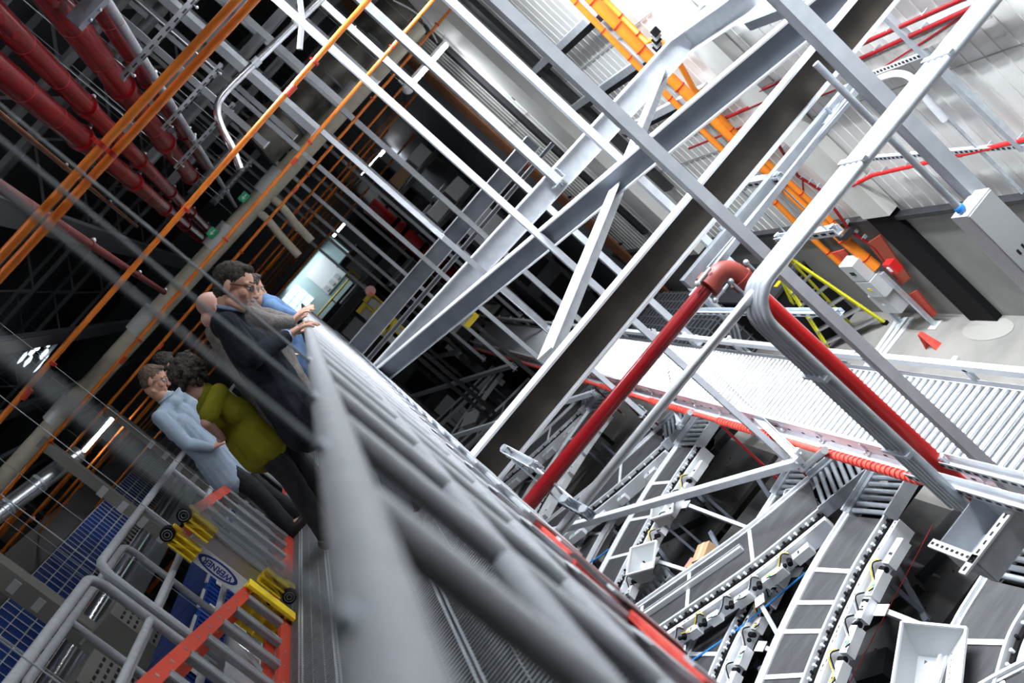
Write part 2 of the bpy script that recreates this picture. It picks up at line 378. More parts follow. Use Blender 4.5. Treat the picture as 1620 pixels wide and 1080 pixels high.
# hanger struts (square channel with bolted foot)
def hanger(x, y, z0, z1, w, lab, m=strut_m, foot=True, dep=None):
    t = thing('hanger_strut', (x, y, z0), lab, 'hanger strut', 'vertical struts that hang the roller conveyor')
    b = MB(); d = dep or w
    b.box((x, y, (z0+z1)/2), (w, .006, z1-z0), m); b.box((x-w/2+.003, y+d/2, (z0+z1)/2), (.006, d, z1-z0), m); b.box((x+w/2-.003, y+d/2, (z0+z1)/2), (.006, d, z1-z0), m)
    b.box((x, y+d, (z0+z1)/2), (w, .006, z1-z0), m)
    b.build('strut', t)
    if foot:
        b = MB(); b.box((x, y+d/2, z0-.01), (w*2.0, d*1.6, .012), galv); b.box((x+w*.9, y+d/2, z0+.05), (.01, d*1.2, .12), galv)
        b.tube((x, y+d/2, z0-.07), (x, y+d/2, z0), .012, galv, 8); b.sphere((x+w*.95, y+d/2-.03, z0+.06), .014, galv, 8, 5)
        b.build('foot_bracket', t)
CZ = EYE-4.25   # roller top level
hs = [(.3412*5.05, 5.05, CZ-.15, .062, 'long pale strut that passes in front of the brown beam near its middle'),
      (.553*5.05, 5.05, CZ-.15, .09, 'widest pale strut at the right, from the top edge to the grey switch box'),
      (.2505*11.3, 11.3, EYE-1.3, .095, 'brightest lit strut under the near tube light'),
      (.2237*13.05, 13.05, CZ-.1, .085, 'strut just below and left of the brightest one'),
      (.197*9.05, 9.05, CZ-.15, .06, 'strut second below the brightest one'),
      (.1606*17.0, 17.0, CZ-.1, .09, 'strut running under the second tube light'),
      (.309*9.05, 9.05, CZ-.1, .07, 'strut crossing the bright wall above the brace angle'),
      (.132*13.05, 13.05, CZ-.1, .065, 'strut that reaches the red rail left of the brown beam'),
      (.1049*17.05, 17.05, CZ-.1, .075, 'strut ending near the conveyor seam'),
      (.0817*21.5, 21.5, CZ-.1, .075, 'strut with a bolted foot over the dark pit, nearest of three'),
      (.0685*25.2, 25.2, CZ-.1, .075, 'strut with a T shaped foot over the dark pit, middle of three'),
      (.0596*29, 29, CZ-.1, .075, 'strut with a bolted foot over the dark pit, furthest of three'),
      (.135*21.2, 21.2, CZ-.1, .08, 'far pale strut crossing the red riser'),
      (.124*25.2, 25.2, CZ-.1, .08, 'far pale strut left of the red riser'),
      (.096*29, 29, CZ-.1, .08, 'far pale strut right of the control room'),
      (.046*27., 27., EYE-1.1, .07, 'slim far strut in front of the control room')]
for x, y, z0, w_, lab in hs: hanger(x, y, z0, 12.4, w_, lab)
# slanted lower struts next to the rollers
def slant(p, q, w, lab, m=strut_m):
    t = thing('sway_brace', (p+q)/2, lab, 'sway brace'); b = MB(); b.bar(p, q, w, .008, m, (0, 1, 0)); b.bar(p, q, .008, w, m, (0, 1, 0), w/2, w/2)
    b.build('strut', t)
    e = MB(); e.obox(q, V(.03, 0, 0), V(0, .03, 0), V(0, 0, .04), galv); e.tube(q-V(0, .06, 0), q+V(0, .04, 0), .012, galv, 8); e.build('bolt_bracket', t)
slant(U(822, 858, h=3.9), U(1268, 733, h=4.35), .07, 'white sloping brace below the red pipe, from the walkway to the red rail')
slant(U(640, 632, h=4.3), U(810, 580, h=4.3), .09, 'grey sloping brace over the dark pit, ending at the bolted foot')
slant(U(560, 590, h=4.4), U(728, 558, h=4.3), .10, 'far beige sloping brace over the dark pit')
slant(U(690, 700, h=3.6), U(940, 622, h=4.35), .07, 'cream sloping brace crossing under the brown beam')
slant(U(1034, 520, x=2.75), U(1075, 672, x=1.78), .06, 'grey strut leaning over the roller line behind the red pipe')
slant(U(1104, 560, x=2.75), U(1264, 716, x=1.78), .07, 'white slotted strut leaning down to the red rail')
slant(U(700, 375, y=11.2), U(868, 520, y=12.5), .06, 'round grey brace between the slate diagonal and the conveyor')

# ------------------------------------------------------------------ roller conveyor
XN, XF = 2.10, 2.78
rc = thing('roller_conveyor', ((XN+XF)/2, 14, CZ-.3), 'long bright roller conveyor hung along the hall, from the right edge to the pit', 'conveyor')
ry = [4.2+.1*i for i in range(100)]
for y in ry:
    b = MB(); b.tube((XN, y, CZ-.025), (XF, y, CZ-.025), .031, alum, 14); b.tube((XN-.01, y, CZ-.025), (XF+.01, y, CZ-.025), .008, black, 6); 
    b.build('roller', rc)
b = MB()
for i in range(230):
    y = 14.2+.1*i
    b.tube((XN, y, CZ-.025), (XF, y, CZ-.025), .031, alum, 8)
b.build('rollers', rc, kind='stuff')
for x, s_ in ((XN-.03, -1), (XF+.03, 1)):
    b = MB(); b.channel((x, 3.8, CZ-.09), (x, 38, CZ-.09), .05, .17, white, .005)
    for i in range(120): b.box((x-.026*1, 4.2+.28*i, CZ-.07), (.003, .05, .02), holem)
    b.build('side_frame', rc)
b = MB(); b.bar((XN-.05, 3.8, CZ+.045), (XN-.05, 38, CZ+.045), .03, .045, white)
for i in range(45): b.box((XN-.06, 4.+.76*i, CZ), (.03, .03, .08), galv); b.sphere((XN-.09, 4.+.76*i, CZ-.05), .018, galv, 8, 5)
b.build('guide_rail', rc)
b = MB(); b.bar((XF+.07, 3.8, CZ+.13), (XF+.07, 38, CZ+.13), .05, .07, white)
for i in range(24): b.box((XF+.06, 4.2+1.45*i, CZ+.05), (.03, .05, .14), galv); b.box((XF+.10, 4.3+1.45*i, CZ+.17), (.05, .05, .03), white)
b.build('guide_rail', rc)
b = MB(); b.box((XN-.10, 21, CZ-.10), (.10, 34.4, .010), strut_m); b.bar((XN-.145, 3.8, CZ-.10), (XN-.145, 38, CZ-.10), .008, .05, white)
for i in range(70): b.sphere((XN-.09-.02*(i % 3), 4.1+.45*i+.1*(i % 2), CZ-.094), (.014, .014, .006), galv, 6, 4)
b.build('cable_shelf', rc)
# red corrugated rail below the near side
b = MB(); X = 1.925; Z = CZ-.08
b.tube((X, 3.8, Z), (X, 36, Z), .030, redworn, 12)
y = 3.9
while y < 17:
    if (int(y*1.3) % 3) != 2: b.tube((X, y, Z), (X, y+.035, Z), .042, redworn, 12)
    y += .07
tr = b.build('red_rail', label='worn red ribbed rail running under the near edge of the roller conveyor', cat='rail')
for i, (px0, px1) in enumerate((((1140, 672), (1246, 772)), ((1206, 686), (1330, 802)), ((1012, 648), (1090, 712)), ((985, 630), (1042, 690)), ((940, 612), (985, 655)))):
    p = U(*px0, x=1.925); y = p.y; q = U(*px1, y=y)
    b = MB(); b.tube(p, q, .016, redbright if i < 2 else redpipe, 10); b.tube(q-V(0, 0, .03), q+V(0, 0, .02), .024, galv, 8)
    b.build('red_hanger_rod', label='thin red rod dropping from the red rail to a chute, %s from the right' % NTH([1, 0, 2, 3, 4][i]), cat='rod', group='red drop rods')
# round chrome posts at rail
for i, (a, c_) in enumerate((((1092, 652), (1075, 675)), ((1305, 712), (1270, 742)))):
    p = U(*a, x=1.9); q = U(*c_, h=4.6); MB().tube(p, q, .035, alum, 12).build('tie_tube', label='short bright tie tube at the red rail, %s' % ['behind the lean strut', 'beside the bolted bracket'][i], cat='tube')

# ------------------------------------------------------------------ red sprinkler pipe with elbow
ex, ey, ez = 1.385, 4.75, EYE-1.43
t = thing('sprinkler_pipe', (ex, ey, ez), 'glossy red pipe that crosses the sorter and turns down at a bolted elbow', 'pipe')
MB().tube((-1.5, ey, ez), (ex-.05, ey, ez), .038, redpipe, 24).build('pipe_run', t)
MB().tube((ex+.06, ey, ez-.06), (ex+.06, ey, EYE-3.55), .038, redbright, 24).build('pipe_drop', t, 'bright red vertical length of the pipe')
b = MB(); b.path([(ex-.07, ey, ez)]+[(ex-.02+.08*math.sin(a), ey, ez-.08+.08*math.cos(a)) for a in np.linspace(0, math.pi/2, 7)]+[(ex+.06, ey, ez-.13)], .052, redcoup, 16)
b.tube((ex-.09, ey, ez), (ex-.05, ey, ez), .066, redcoup, 16); b.tube((ex+.06, ey, ez-.10), (ex+.06, ey, ez-.14), .066, redcoup, 16)
b.build('elbow_coupling', t)
b = MB()
for dx, dz_ in ((-.07, .06), (-.07, -.06)):
    b.tube((ex+dx-.05, ey-.04, ez+dz_), (ex+dx+.05, ey-.04, ez+dz_), .009, galv, 8); b.sphere((ex+dx-.05, ey-.045, ez+dz_), .016, galv, 8, 5)
for dx in (-.0, .12):
    b.tube((ex+dx, ey-.04, ez-.06), (ex+dx, ey-.04, ez-.17), .009, galv, 8); b.sphere((ex+dx, ey-.045, ez-.06), .016, galv, 8, 5)
b.build('coupling_bolt', t)
q = U(797, 812, h=1.43); b = MB(); b.tube(q+V(-.07, 0, 0), q+V(-.02, 0, 0), .055, redworn, 16); b.tube(q+V(-.03, -.05, .05), q+V(-.03, -.1, .05), .006, galv, 6); b.build('pipe_clamp', label='orange red pipe clamp at the walkway edge with a projecting bolt', cat='clamp')

# ------------------------------------------------------------------ conduits: cross run, bend, drop
t = thing('conduit_bundle', U(1215, 430, h=1.46), 'three bright metal conduits side by side that cross and bend down to the switch tray', 'conduit')
zc = EYE-1.50; yb = 4.38
bend = U(1213, 432, h=1.50); yb = bend.y; xb = bend.x-.18
for k in range(4):
    dy = (k-1.5)*.052; r = .16
    pts = [(5.1, yb+dy, zc)]+[(xb+r-.0-r*math.sin(a), yb+dy, zc-r+r*math.cos(a)) for a in np.linspace(0, math.pi/2, 9)]+[(xb, yb+dy, EYE-3.0)]
    MB().path(pts, .0235, galv, 14).build('conduit', t)
b = MB()
for x in (2.1, 2.75, 3.6): b.bar((x, yb-.11, zc+.02), (x, yb+.11, zc+.02), .03, .02, galv)
for z in (EYE-2.0, EYE-2.55): b.bar((xb-.02, yb-.11, z), (xb-.02, yb+.11, z), .03, .02, galv)
b.build('pipe_strap', t)
pA = U(1227, 417, h=1.52); yc = pA.y
MB().tube((-.3, yc-.02, pA.z), (pA.x+.05, yc-.02, pA.z), .024, alum, 16).build('conduit_run', label='single bright conduit tube crossing parallel to the red pipe down to the walkway', cat='conduit')
b = MB(); p = U(838, 855, h=1.52); b.tube((-.32, yc+.07, pA.z-.03), (.62, yc+.07, pA.z-.03), .017, galv, 10)
b.build('conduit_run', label='short thinner grey conduit next to the walkway end of the bright tube', cat='conduit')

def pstrut(p, q, w, h, lab, m=white, name='slotted_strut', rods=True, n=9, up=(0, 0, 1), cat='slotted strut'):
    p, q = Vector(p), Vector(q); t = thing(name, (p+q)/2, lab, cat)
    b = MB(); b.channel(p, q, w, h, m, .004, up); P_, Q_, d, a, bb = b.frame(p, q, up)
    L = (q-p).length; o = b
    for i in range(n):
        c = p+d*L*(i+.5)/n
        o.obox(c+a*(w/2+.0008), d*L/n*.28, a*.0008, bb*h*.16, holem); o.obox(c-a*(w/2+.0008), d*L/n*.28, a*.0008, bb*h*.16, holem); o.obox(c-bb*(h/2-.0), d*L/n*.28, a*w*.16, bb*.0008, holem)
    b.build('channel', t)
    e = MB()
    for k, c in ((-1, p), (1, q)):
        c = c-d*k*.03
        if rods: e.tube(c-bb*.05, c+bb*.02, .012, galv, 8)
        e.tube(c+bb*h*.5, c+bb*(h*.5+.014), .02, galv, 8)
    e.build('nut', t)
    return t
a_, c_ = U(1168, 294, h=1.62), U(1238, 281, h=1.62)
# trapeze bars run along the walkway direction: give them equal height
pstrut((2.235, 5.98, 4.76), (2.205, 5.36, 4.75), .045, .05, 'short slotted strut hung beside the brown beam near the wall conduits', n=7)
for i, dy in enumerate((0, .5)):
    MB().tube((2.19+.02*dy, 5.42+dy, 4.28), (2.19+.02*dy, 5.42+dy, 4.78), .005, galv, 6).build('threaded_rod', label='threaded rod holding the slotted strut by the brown beam, %s end' % ['near', 'far'][i], cat='rod', group='threaded rods by the brown beam')
pstrut((2.175, 6.02, 4.33), (2.19, 5.30, 4.33), .045, .05, 'slotted strut under the bright conduits, below the shorter one by the brown beam', n=8)
a1 = U(802, 715, h=1.38); c1 = U(850, 748, h=1.62)
pstrut(U(800, 712, y=5.35), U(852, 740, y=4.9), .045, .05, 'slotted strut end poking out under the brown beam by the walkway', n=7)
pstrut(U(890, 790, y=4.45), U(935, 815, y=4.3), .045, .05, 'dark slotted strut end hanging on the threaded rod over the chutes', galv, n=6)
p = U(850, 742, y=4.9); q = U(932, 812, y=4.4)
MB().tube(p, q, .008, alum, 8).build('threaded_rod', label='thin bright threaded rod between the two slotted strut ends', cat='rod')
MB().tube(U(812, 728, y=5.2), U(895, 800, y=4.6), .006, darkrod, 8).build('threaded_rod', label='thin dark threaded rod beside the red pipe', cat='rod')
# vertical struts with trapeze by the wall, pale green grey
g = galv
for i, (a, c_, x, w_) in enumerate((((1345, 140), (1085, 450), 2.9, .07), ((1365, 130), (1095, 470), 3.0, .035), ((1350, 155), (1120, 425), 2.85, .02))):
    p, q = U(*a, h=1.55), U(*c_, h=1.55)
    b = MB(); b.bar(p, q, w_, w_, galv); b.build('cross_strut', label='pale green grey cross strut between the wall drop rods, ' + ['widest', 'middle', 'thinnest'][i], cat='strut')
for i, px_ in enumerate(((1318, 182), (1150, 370))):
    b = MB(); c = U(*px_, h=1.55); b.box(c, (.16, .05, .03), galv, .3); b.tube(c, c+V(0, 0, .06), .01, galv, 6)
    b.build('strut_clip', label='galvanised clip on the pale cross struts, %s end' % ['upper right', 'lower left'][i], cat='clip')
# switch tray at the conduit foot
c = U(1562, 868, h=3.05)
t = thing('wire_tray', c, 'open galvanised box tray with slotted flanges where the conduits end', 'tray')
def sheet(b, p0, p1, p2, p3, m, th=.004):
    n = (Vector(p1)-Vector(p0)).cross(Vector(p3)-Vector(p0)).normalized()*th
    return b.poly([p0, p1, p2, p3], n, m)
a0 = c+V(-.12, -.16, -.02); sx, sy, sz = .30, .26, .16
b = MB(); A = [a0, a0+V(sx, 0, 0), a0+V(sx, sy, 0), a0+V(0, sy, 0)]; dzv = V(0, 0, sz)
sheet(b, A[0], A[1], A[2], A[3], strut_m)
for i in range(4): sheet(b, A[i], A[(i+1) % 4], A[(i+1) % 4]+dzv, A[i]+dzv, strut_m)
b.build('tray_body', t)
for i, (p, q) in enumerate(((A[0]+V(-.08, 0, sz), A[1]+V(.06, 0, sz)), (A[0]+V(0, -.02, sz), A[3]+V(0, .05, sz)), (A[1]+V(0, -.02, sz), A[2]+V(0, .05, sz)))):
    b = MB(); b.bar(p, q, .045, .012, white); L = (q-p)
    for k in range(9): b.obox(p+L*(k+.5)/9+V(0, 0, .0068), L/9*.25, L.normalized().cross(V(0, 0, 1))*.007, V(0, 0, .0008), holem)
    b.build('slotted_flange', t)
pstrut((A[1]+V(.0, -.2, .2)), (A[1]+V(.0, .75, .2)), .06, .05, 'white slotted strut above the wire tray at the right edge', n=14)
pstrut((A[1]+V(.16, -.2, .1)), (A[1]+V(.16, .75, .1)), .06, .05, 'second white slotted strut by the right edge below the red pipe foot', n=14)

# grey switch box hung on the widest strut
c = U(1585, 395, y=4.9)
t = thing('switch_box', c, 'long pale grey wiring duct box hanging at the right edge beside the widest strut', 'electrical box')
b = MB(); p = U(1548, 350, y=4.9); b.box((p.x+.09, 5.0, p.z-.42), (.20, .14, .95), boxgrey); b.build('box_body', t)
b = MB(); b.box((p.x+.09, 4.925, p.z-.42), (.19, .008, .93), boxgrey); b.box((p.x+.05, 4.918, p.z-.30), (.012, .004, .035), holem); b.box((p.x+.09, 4.918, p.z-.30), (.012, .004, .035), holem); b.build('cover', t)
b = MB(); b.tube((p.x+.03, 5, p.z+.05), (p.x+.03, 5, p.z+1.2), .02, galv, 10); b.sphere((p.x+.03, 5, p.z+.08), .03, bluehose, 8, 5); b.build('conduit_entry', t)
# ------------------------------------------------------------------ sorter chutes (belt spurs)
def offset(pts, d):
    out = []
    for i, p in enumerate(pts):
        t = (Vector(pts[min(i+1, len(pts)-1)])-Vector(pts[max(i-1, 0)])).normalized(); s_ = t.cross(V(0, 0, 1)); out.append(Vector(p)+s_*d)
    return out
def sample(pts, f):
    L = [0]
    for i in range(1, len(pts)): L.append(L[-1]+(pts[i]-pts[i-1]).length)
    s_ = f*L[-1]
    for i in range(1, len(pts)):
        if s_ <= L[i]+1e-9:
            return pts[i-1].lerp(pts[i], (s_-L[i-1])/(L[i]-L[i-1]))
    return pts[-1]
def sub(pts, f0, f1, n=6): return [sample(pts, f0+(f1-f0)*i/n) for i in range(n+1)]
def smoothpts(pts, n=6):
    # Catmull Rom through the given points
    P = [Vector(p) for p in pts]; P = [P[0]*2-P[1]]+P+[P[-1]*2-P[-2]]; out = []
    for i in range(1, len(P)-2):
        for k in range(n):
            t = k/n; a, b_, c, d = P[i-1:i+3]
            out.append(.5*((2*b_)+(c-a)*t+(2*a-5*b_+4*c-d)*t*t+(3*b_-a-3*c+d)*t**3))
    return out+[P[-2]]
def spur(path, w, lab, bars, detail=2, near=-1, median=False, head=8):
    """belt chute; path runs from the head under the red rail toward the walkway; near side = camera side"""
    P = smoothpts([Vector(p) for p in path]); t = thing('belt_conveyor', P[0]*1.0+V(0, 0, -.2), lab, 'belt conveyor', 'belt chutes of the sorter')
    cuts = [0]+bars+[1]
    for a, c_ in zip(cuts[:-1], cuts[1:]):
        b = MB(); S = sub(P, a+.006, c_-.006); b.sweep(S, [(-w/2, -.01), (w/2, -.01), (w/2, .006), (-w/2, .006)], beltm); b.build('belt', t)
    for c_ in bars:
        p = sample(P, c_); d = (sample(P, min(1, c_+.01))-sample(P, max(0, c_-.01))).normalized(); s_ = d.cross(V(0, 0, 1))
        b = MB(); b.obox(p+V(0, 0, .004), d*.022, s_*w/2, V(0, 0, .012), white); b.build('crossbar', t)
    for sd in (-1, 1):
        b = MB(); b.sweep(offset(P, sd*(w/2+.022)), [(-.012, -.07), (.012, -.07), (.012, .018), (-.012, .018)], white)
        b.sweep(offset(P, sd*(w/2+.048)), [(-.012, -.02), (.012, -.02), (.012, .045), (-.012, .045)], white); b.build('side_rail', t)
    # slot wheels just outside the far rail and on the near side: row of small wheels on a black track
    if detail > 0:
        b = MB(); O = offset(P, near*(w/2+.095)); b.sweep(O, [(-.018, -.05), (.018, -.05), (.018, .0), (-.018, .0)], black); b.build('wheel_track', t)
        n = int(22*detail); b = MB()
        for i in range(n):
            p = sample(O, (i+.5)/n); b.tube(p+V(-.0, 0, .0), p+V(0, 0, .03), .014, white if i % 3 else black, 8)
        b.build('guide_wheels', t, kind='stuff')
        O2 = offset(P, near*(w/2+.16)); b = MB(); b.sweep(O2, [(-.045, -.14), (.045, -.14), (.045, -.02), (-.045, -.02)], white)
        b.sweep(offset(P, near*(w/2+.215)), [(-.006, -.18), (.006, -.18), (.006, .01), (-.006, .01)], white); b.build('side_channel', t)
        b = MB(); O3 = offset(P, near*(w/2+.165)); n = 30*detail
        for i in range(n):
            p = sample(O3, (i+.5)/n); p2 = sample(O3, min(1, (i+.7)/n)); d = (p2-p).normalized()
            s_ = d.cross(V(0, 0, 1))
            b.obox(p+V(0, 0, -.0195)+s_*random.choice((-.025, .02, 0)), d*random.choice((.006, .014)), s_*.006, V(0, 0, .001), holem)
        b.build('slot_row', t, kind='stuff')
    # electrics on the camera side
    rnd = random.Random(int(P[0].y*100))
    for i in range(3+2*detail if detail else 2):
        f = .10+.8*i/(3+2*detail)+rnd.uniform(-.02, .02); O4 = offset(P, near*(w/2+.29)); p = sample(O4, f); d = (sample(O4, min(1, f+.02))-p).normalized(); s_ = d.cross(V(0, 0, 1))
        m = MB(); L = rnd.choice((.07, .10, .13)); m.obox(p+V(0, 0, -.09), d*L, s_*.040, V(0, 0, .05), white)
        m.obox(p+V(0, 0, -.045)+d*L*.6, d*.03, s_*.02, V(0, 0, .012), boxgrey)
        m.obox(p+d*L*.3+V(0, 0, -.038), d*.018, s_*.02, V(0, 0, .003), signgreen if i % 2 else holem); m.obox(p-d*L*.5+V(0, 0, -.038), d*.03, s_*.012, V(0, 0, .003), white)
        u = m.build('drive_box', t)
        if detail > 1:
            m = MB(); q = p+d*(L+.05)+V(0, 0, -.06); m.tube(q-s_*.04, q+s_*.03, .028, black, 10); m.sphere(q+s_*.035, .012, yellow if i % 2 else redbright, 8, 5)
            m.sphere(q+d*.06, .024, black, 8, 5); m.build('connector', u)
            m = MB(); q2 = p+d*L; c0 = q2; pts = [c0, c0+d*.06+s_*.04+V(0, 0, .03), c0+d*.14+s_*.02+V(0, 0, -.03), c0+d*.22-s_*.03+V(0, 0, -.05), c0+d*.30-s_*.07]
            m.path(smoothpts(pts, 4), .006, black, 6); m.path([x+s_*.02+V(0, 0, .01) for x in smoothpts(pts, 4)], .005, yellow if i % 3 == 0 else boxgrey, 6); m.build('cable', u)
    # L plates hanging out with diagonal leg
    if detail > 1:
        for f in (.30, .62):
            O5 = offset(P, near*(w/2+.40)); p = sample(O5, f); d = (sample(O5, min(1, f+.02))-p).normalized(); s_ = d.cross(V(0, 0, 1))*near
            m = MB(); m.obox(p+V(0, 0, -.13), d*.055, s_*.065, V(0, 0, .004), white)
            for a in (-1, 1):
                for c_ in (-1, 1): m.tube(p+d*a*.04+s_*c_*.045+V(0, 0, -.13), p+d*a*.04+s_*c_*.045+V(0, 0, -.118), .007, galv, 6)
            m.build('gusset_plate', t)
            m = MB(); m.bar(p+s_*.04+V(0, 0, -.14), p+s_*.75+V(0, 0, -.75), .045, .012, strut_m); m.bar(p+s_*.04+V(0, 0, -.14), p+s_*.75+V(0, 0, -.75), .004, .03, strut_m, (0, 0, 1), .02, -.02); m.build('brace_leg', t)
    if median:
        b = MB(); S = sub(offset(P, -near*.02), .30, 1); b.sweep(S, [(-.016, .01), (.016, .01), (.016, .07), (-.016, .07)], white); b.sweep(offset(S, .03), [(-.004, .03), (.004, .03), (.004, .08), (-.004, .08)], strut_m); b.build('centre_guide', t)
    # roller bed at the head
    d0 = (P[0]-P[1]).normalized(); s0 = d0.cross(V(0, 0, 1))
    for i in range(head):
        c = P[0]+d0*(.05+.075*i); b = MB(); b.tube(c-s0*w/2, c+s0*w/2, .024, galv, 10); b.build('roller', t)
    if head:
        e = P[0]+d0*(.06+.075*head)
        b = MB(); b.box((P[0].x+.35, P[0].y, P[0].z-.10), (.7, w, .02), black)
        for sd in (-1, 1):
            b.bar(P[0]+s0*sd*(w/2+.03)+V(0, 0, -.02), e+s0*sd*(w/2+.03)+V(0, 0, -.02), .05, .10, galv); b.bar(P[0]+s0*sd*(w/2+.07), e+s0*sd*(w/2+.07), .02, .14, strut_m)
        b.build('head_frame', t)
    # floor legs
    for f in (.15, .55, .9):
        for sd in (-1, 1):
            p = sample(offset(P, sd*(w/2+.03)), f); b = MB(); b.bar((p.x, p.y, 0.0), (p.x, p.y, p.z-.1), .05, .04, beamgrey); b.box((p.x, p.y, .006), (.12, .12, .012), beamgrey); b.build('leg', t)
    return t
zs = 1.3
A = [(1.74, 8.36, zs), (1.17, 8.25, zs), (.60, 8.05, zs), (.17, 7.85, zs), (-.35, 7.57, zs), (-.9, 7.2, zs)]
B = [(1.76, 9.32, zs), (.98, 9.70, zs), (.15, 10.25, zs), (-.53, 10.72, zs), (-.9, 10.98, zs)]
C_ = [(1.72, 10.22, zs-.26), (1.12, 10.10, zs-.27), (.55, 9.9, zs-.29), (0., 9.72, zs-.30), (-.5, 9.5, zs-.32), (-.9, 9.32, zs-.34)]
F_ = [(1.66, 6.36, zs), (1.25, 6.30, zs), (.85, 6.12, zs), (.3, 5.85, zs), (-.6, 5.4, zs)]
G_ = [(1.70, 5.30, zs), (1.25, 5.50, zs), (.7, 5.85, zs-.0), (.2, 6.2, zs-.2)]
names = ['curved dark belt chute with four white crossbars, lower right under the red pipe foot', 'straight wide dark belt chute with a white centre guide, left of the curved one', 'narrow belt chute tucked under the far rail of the straight wide one']
spur(A, .46, names[0], [.205, .32, .42, .57, .74, .88], 2)
spur(B, .53, names[1], [.27, .55, .78], 2, median=True)
spur(C_, .46, names[2], [.23, .45, .7], 2, head=6)
spur(F_, .42, 'black belt chute at the right edge below the wire tray, with a broad white crossbar', [.20, .5], 1, head=5)
spur(G_, .36, 'black belt chute in the bottom right corner behind the open metal hopper', [.5], 0, head=0)
def sh(pts, dy, dz=0): return [(x, y+dy, z+dz) for x, y, z in pts]
k = 0
far = ['third', 'fourth', 'fifth', 'sixth', 'seventh', 'eighth', 'ninth', 'tenth']
for j, dy in enumerate((4.38, 8.7, 13.1, 17.5)):
    dt = 1 if j < 2 else 0
    spur(sh(A, dy), .46, 'curved belt chute of the %s bay from the front, %s' % (['second', 'third', 'fourth', 'fifth'][j], ['crossed by the red pipe', 'between red pipe and brown beam', 'by the brown beam foot', 'faint in the dark pit'][j]), [.205, .4, .6, .8], 2 if j == 0 else dt, head=7 if j < 2 else 0)
    spur(sh(B, dy), .53, 'straight belt chute of the %s bay from the camera, %s' % (['second', 'third', 'fourth', 'fifth'][j], ['left of the bright tube', 'under the brown beam', 'running to the dark pit', 'deepest in the dark pit'][j]), [.27, .55, .8], dt, head=7 if j < 2 else 0)
    if j < 3: spur(sh(C_, dy), .40, 'narrow belt chute of the %s bay from the camera, %s' % (['second', 'third', 'fourth'][j], ['between the two wider ones', 'partly behind the brown beam', 'dim behind the grey brace'][j]), [.3, .6], 0, head=4 if j < 2 else 0)

# hoppers between the chutes
def hopper(c, s_, rz, lab, tilt=.35):
    c = Vector(c); t = thing('hopper', c, lab, 'hopper', 'open sheet metal hoppers between the chutes')
    Rm = Matrix.Rotation(rz, 3, 'Z') @ Matrix.Rotation(tilt, 3, 'X')
    def q(x, y, z): return c+Rm @ V(x*s_, y*s_, z*s_)
    b = MB(); T = [(-1, -.7, 0), (1, -.7, 0), (1, .7, 0), (-1, .7, 0)]; Bt = [(-.75, -.2, -.9), (.75, -.2, -.9), (.75, .45, -.9), (-.75, .45, -.9)]
    for i in range(4):
        j = (i+1) % 4; sheet(b, q(*T[i]), q(*T[j]), q(*Bt[j]), q(*Bt[i]), boxgrey)
    sheet(b, q(*Bt[0]), q(*Bt[1]), q(*Bt[2]), q(*Bt[3]), boxgrey); b.build('hopper_body', t)
    b = MB()
    for i in range(4): b.bar(q(*T[i]), q(*T[(i+1) % 4]), .02, .02, white)
    b.build('rim', t)
    b = MB()
    for i in range(9): b.sphere(q(-.7+1.4*i/8, -.35, -.62), .006, holem, 6, 4)
    b.build('rivet_row', t)
    b = MB()
    for k in (-.6, .6):
        p0 = q(k, .3, -.9); b.bar((p0.x, p0.y, 0), p0, .04, .03, beamgrey)
    b.build('stand', t)
hopper((U(1015, 882, h=4.9)), .24, R(55), 'open grey metal hopper amid the chutes, upper of the pair above the walkway edge')
hopper((U(945, 955, h=4.9)), .24, R(55), 'open grey sheet metal hopper cut by the red walkway edge, lower of the pair')
hopper((U(1048, 800, h=4.9)), .20, R(55), 'smaller open grey hopper partly behind the white sloping brace')
hopper((U(1262, 800, h=5.2)), .26, R(40), 'dim grey hopper behind the brace, between the two bays')
hopper((U(1470, 1045, h=4.75)), .30, R(38), 'large open pale hopper in the bottom right corner', .55)
hopper((U(745, 660, h=4.9)), .3, R(55), 'small far hopper seen left of the brown beam')
# low roller beds between the chutes
def lowbed(p, q, w, n, lab):
    p, q = Vector(p), Vector(q); t = thing('roller_bed', (p+q)/2, lab, 'roller conveyor'); d = (q-p); dn_ = d.normalized(); s_ = dn_.cross(V(0, 0, 1))
    for i in range(n):
        c = p+d*(i+.5)/n; MB().tube(c-s_*w/2, c+s_*w/2, .028, galv, 10).build('roller', t)
    for k in (-1, 1): b = MB(); b.bar(p+s_*k*(w/2+.02), q+s_*k*(w/2+.02), .03, .12, boxgrey); b.build('side_frame', t)
    b = MB()
    for f in (.1, .9):
        for k in (-1, 1): c = p+d*f+s_*k*(w/2); b.bar((c.x, c.y, 0), (c.x, c.y, c.z-.06), .04, .04, beamgrey)
    b.build('leg', t)
lowbed(U(1010, 960, h=5.5), U(1060, 905, h=5.5), .32, 7, 'short low roller bed between the two grey hoppers')
lowbed(U(1075, 1075, h=5.5), U(1130, 985, h=5.5), .34, 9, 'low roller bed near the bottom edge beside the blue hose')
lowbed(U(820, 835, h=5.3), U(880, 775, h=5.3), .34, 12, 'dim low roller bed between the red pipe and the walkway edge')
lowbed(U(955, 845, h=5.5), U(935, 890, h=5.5), .30, 6, 'low roller bed where the first blue hose starts')
for i, (a, c_, r) in enumerate((((1052, 1072), (1272, 908), .011), ((890, 916), (1016, 824), .011))):
    p, q = U(*a, h=5.25), U(*c_, h=5.25); m_ = (p+q)/2
    MB().path(smoothpts([p, m_+V(0, 0, -.05), q, q+(q-p)*.4]), r, bluehose, 8).build('blue_hose', label='bright blue air hose slung across the pit, ' + ['longer one at the bottom', 'shorter one left of the hoppers'][i], cat='hose')
